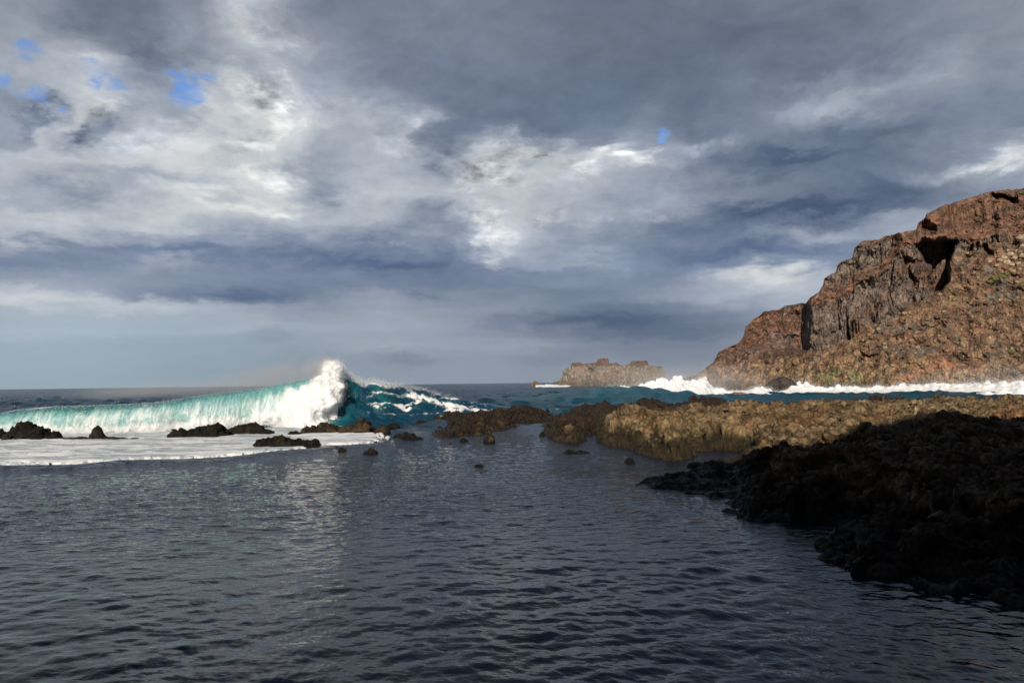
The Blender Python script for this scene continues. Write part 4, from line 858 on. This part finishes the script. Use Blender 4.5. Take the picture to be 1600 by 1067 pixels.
def build_plume():
    # body of the exploding lip: lumpy white mass whose outline follows the photo
    nu, nv = 260, 260
    ys = np.linspace(565, 672, nv)
    lx = catmull(ys, [(565, 515), (570, 508), (578, 506), (586, 503), (592, 492), (598, 482), (606, 474), (618, 462), (632, 452), (648, 444), (660, 440), (672, 438)])
    rx = catmull(ys, [(565, 523), (570, 528), (580, 531), (590, 533), (600, 535), (615, 534), (630, 532), (638, 524), (645, 510), (655, 508), (665, 518), (672, 526)])
    u = np.linspace(-1, 1, nu)[None, :]; cx = ((lx + rx) / 2)[:, None]; hw = ((rx - lx) / 2)[:, None]
    PXs = cx + hw * np.sin(u * np.pi / 2) ; PYs = ys[:, None] + 0 * u; bul = np.cos(u * np.pi / 2)
    th = np.interp(ys, [565, 575, 600, 630, 672], [.4, .9, 1.6, 2.2, 2.8])[:, None]
    out = []
    for sgn in (1, -1):
        D = 74.6 + np.interp(ys, [565, 600, 672], [2.2, .8, -.8])[:, None] - sgn * th * bul
        P = at_depth(PXs, PYs, D); q = P * 1.0
        g, _ = worley(q * .9); g2, _ = worley(q * 2.3 + 5); dd = (.62 - g) * .60 + (.6 - g2) * .14 + fbm(q * .7, 4) * .35
        edge = .25 + .75 * bul
        c = np.stack([PXs * 0 + at_depth(cx, PYs[:, :1], np.full((nv, 1), 76.0))[..., 0], 0 * D + 76.0, P[..., 2]], -1); o = P - c; o /= np.linalg.norm(o, axis=-1, keepdims=True) + 1e-6
        P = P + o * dd[..., None] * 1.1; P[..., 2] += .25 * dd
        out.append(P)
    P = np.concatenate([out[0], out[1][:, ::-1]], 1)
    i = np.arange(nv - 1)[:, None] * (2 * nu); j = np.arange(2 * nu)[None, :]; jn = (j + 1) % (2 * nu)
    f = np.stack([i + j, i + 2 * nu + j, i + 2 * nu + jn, i + jn], -1).reshape(-1, 4)
    mesh_obj('splash_column', P, f, M_FOAM, parent=wave, attrs=dict(thin=0 * P[..., 0] - .35), origin=(-18, 78, 0))
    base = P.reshape(-1, 3)
    pts = []; sz = []
    k = RNG.integers(0, len(base), 60000); b = base[k]; o = RNG.normal(size=b.shape) * np.array([.20, .30, .20]) * RNG.uniform(.3, 1.3, (len(k), 1)); pts.append(b + o); sz.append(RNG.uniform(.008, .028, len(k)))
    # spray torn off the crest of the shoulder and the lip
    cr = SHP[39, :300]; k = RNG.integers(0, 300, 9000); k = (k * RNG.random(9000)).astype(int); b = cr[k]; amp = np.interp(k, [0, 60, 140, 300], [.8, .4, .25, .12])[:, None]
    pts.append(b + np.abs(RNG.normal(size=(9000, 3))) * np.array([.0, .3, .6]) * amp + RNG.normal(size=(9000, 3)) * .12); sz.append(RNG.uniform(.008, .03, 9000))
    # foot of the curtain, splashing up
    ft = CP[-14, :]; k = RNG.integers(0, len(ft), 26000); b = ft[k]; o = RNG.normal(size=(26000, 3)) * np.array([.3, .4, .2]); o[:, 2] = np.abs(RNG.exponential(.38, 26000)) * np.interp(k, [0, 300, 700, 1000], [.8, .8, 1.3, 1.8]) 
    o[:, 1] -= .3; pts.append(b + o); sz.append(RNG.uniform(.01, .035, 26000))
    # flecks on the curtain itself
    rowi = RNG.integers(70, 236, 14000); k = RNG.integers(0, 1000, 14000); pts.append(CP[rowi, k] + RNG.normal(size=(14000, 3)) * .05 + np.array([0, -.06, 0])); sz.append(RNG.uniform(.008, .025, 14000))
    pts = np.concatenate(pts); sz = np.concatenate(sz); m = pts[:, 2] > -.1
    drops('spray_drops', pts[m], sz[m], wave, (-18, 78, 0))
build_plume()
# drops thrown up by the surf under the headland
top = SP[38:48].reshape(-1, 3); k = RNG.integers(0, len(top), 16000); b = top[k]; o = RNG.normal(size=b.shape) * np.array([.8, .8, .2]); o[:, 2] = RNG.exponential(.5, len(k)) * np.clip(b[:, 2] * .5, .2, 1.3)
so = drops('surf_spray', b + o, RNG.uniform(.03, .08, len(k)), None, (0, 0, 0)); tag(so, kind='stuff', label='fine spray thrown up above the surf below the headland', cat='spray')

# ------------------------------------------------------------------ mist: drifting spray
def mist(name, c, size, mat, rot=0, **k):
    bpy.ops.mesh.primitive_ico_sphere_add(subdivisions=3, radius=1, location=c)
    o = bpy.context.object; o.name = name; o.data.name = name; o.scale = size; o.rotation_euler = (0, rot, 0); o.data.materials.append(mat); return tag(o, kind='stuff', **k)
def at(px, py, Y): return tuple(at_depth(px, py, float(Y)))
mist('spray_mist', at(395, 592, 80), (11, 3.0, 1.7), mist_mat('crest_mist', .42, .22, .32, .7), rot=R(-10), label='thin veil of spray blowing back off the crest of the breaking wave', cat='mist')
mist('spray_mist', at(230, 608, 82), (11, 4, 1.1), mist_mat('crest_mist_low', .30, .22, .32, .7), rot=R(-3), label='faint low spray drifting behind the left half of the wave crest', cat='mist')
mist('spray_mist', at(432, 584, 80), (4.2, 2, 1.3), mist_mat('rainbow_mist', .13, .3, .25, .6, (1.0, .88, .66)), rot=R(-28), label='faint warm patch of rainbow in the spray left of the splash', cat='rainbow')  # warm scatter colour stands in for the rainbow's light
mist('spray_mist', at(500, 578, 78), (2.3, 2.0, 1.9), mist_mat('plume_mist', .8, .8, .28, .6), label='dense soft spray round the top of the white splash', cat='mist')
mist('spray_mist', at(1075, 590, 222), (26, 10, 6), mist_mat('surf_mist', .075, .09, .25, .65), label='mist hanging over the highest surf at the left end of the headland', cat='mist')
mist('spray_mist', at(1150, 592, 232), (26, 10, 7), mist_mat('surf_mist_mid', .014, .09, .25, .65), label='mist rising before the left foot of the headland', cat='mist')
mist('sea_haze', at(955, 588, 720), (85, 40, 26), mist_mat('islet_haze', .006, .03, .1, .5), label='thin sea haze in front of the tan islet', cat='haze')
mist('spray_mist', at(1560, 590, 205), (34, 8, 5), mist_mat('surf_mist_right', .028, .09, .25, .65), label='mist above the surf at the right edge of the photo', cat='mist')

# ------------------------------------------------------------------ the hill behind the camera that shades the near shore
def build_hill():
    x = np.linspace(-170, 190, 160)[None, :]; v = np.linspace(0, 1, 50)[:, None]
    rid = np.interp(x, [-60, -13, 0, 7, 20, 37], [35, 35, 34.4, 37.6, 41.3, 42]) + .9 * fbm(np.stack([x * .12, 0 * x, 0 * x], -1), 4)
    Y = -30 - 0 * x + (v - .35) * 60; Y = -12 - v * 60
    h = np.interp(v, [0, .1, .3, .45, .7, 1], [-.5, 4, 36, 36, 36, -1]) / 36
    h = np.interp(v, [0, .08, .30, .42, 1], [-.02, .15, 1, .85, -.05])
    z = rid * h; P = np.stack([x + 0 * v, Y + 0 * x, z], -1); P[..., 1] += 1.0 * fbm(P * .1, 4) * (h > .1); 
    c = np.broadcast_to(srgb((90, 66, 50)), P.shape) * (1 + .4 * fbm(P * .3, 3))[..., None]
    o = mesh_obj('unseen_hill', P, grid_faces(50, 160), M_CLIFF, attrs=dict(Col=c, wet=0 * P[..., 0])); tag(o, kind='structure')
build_hill()
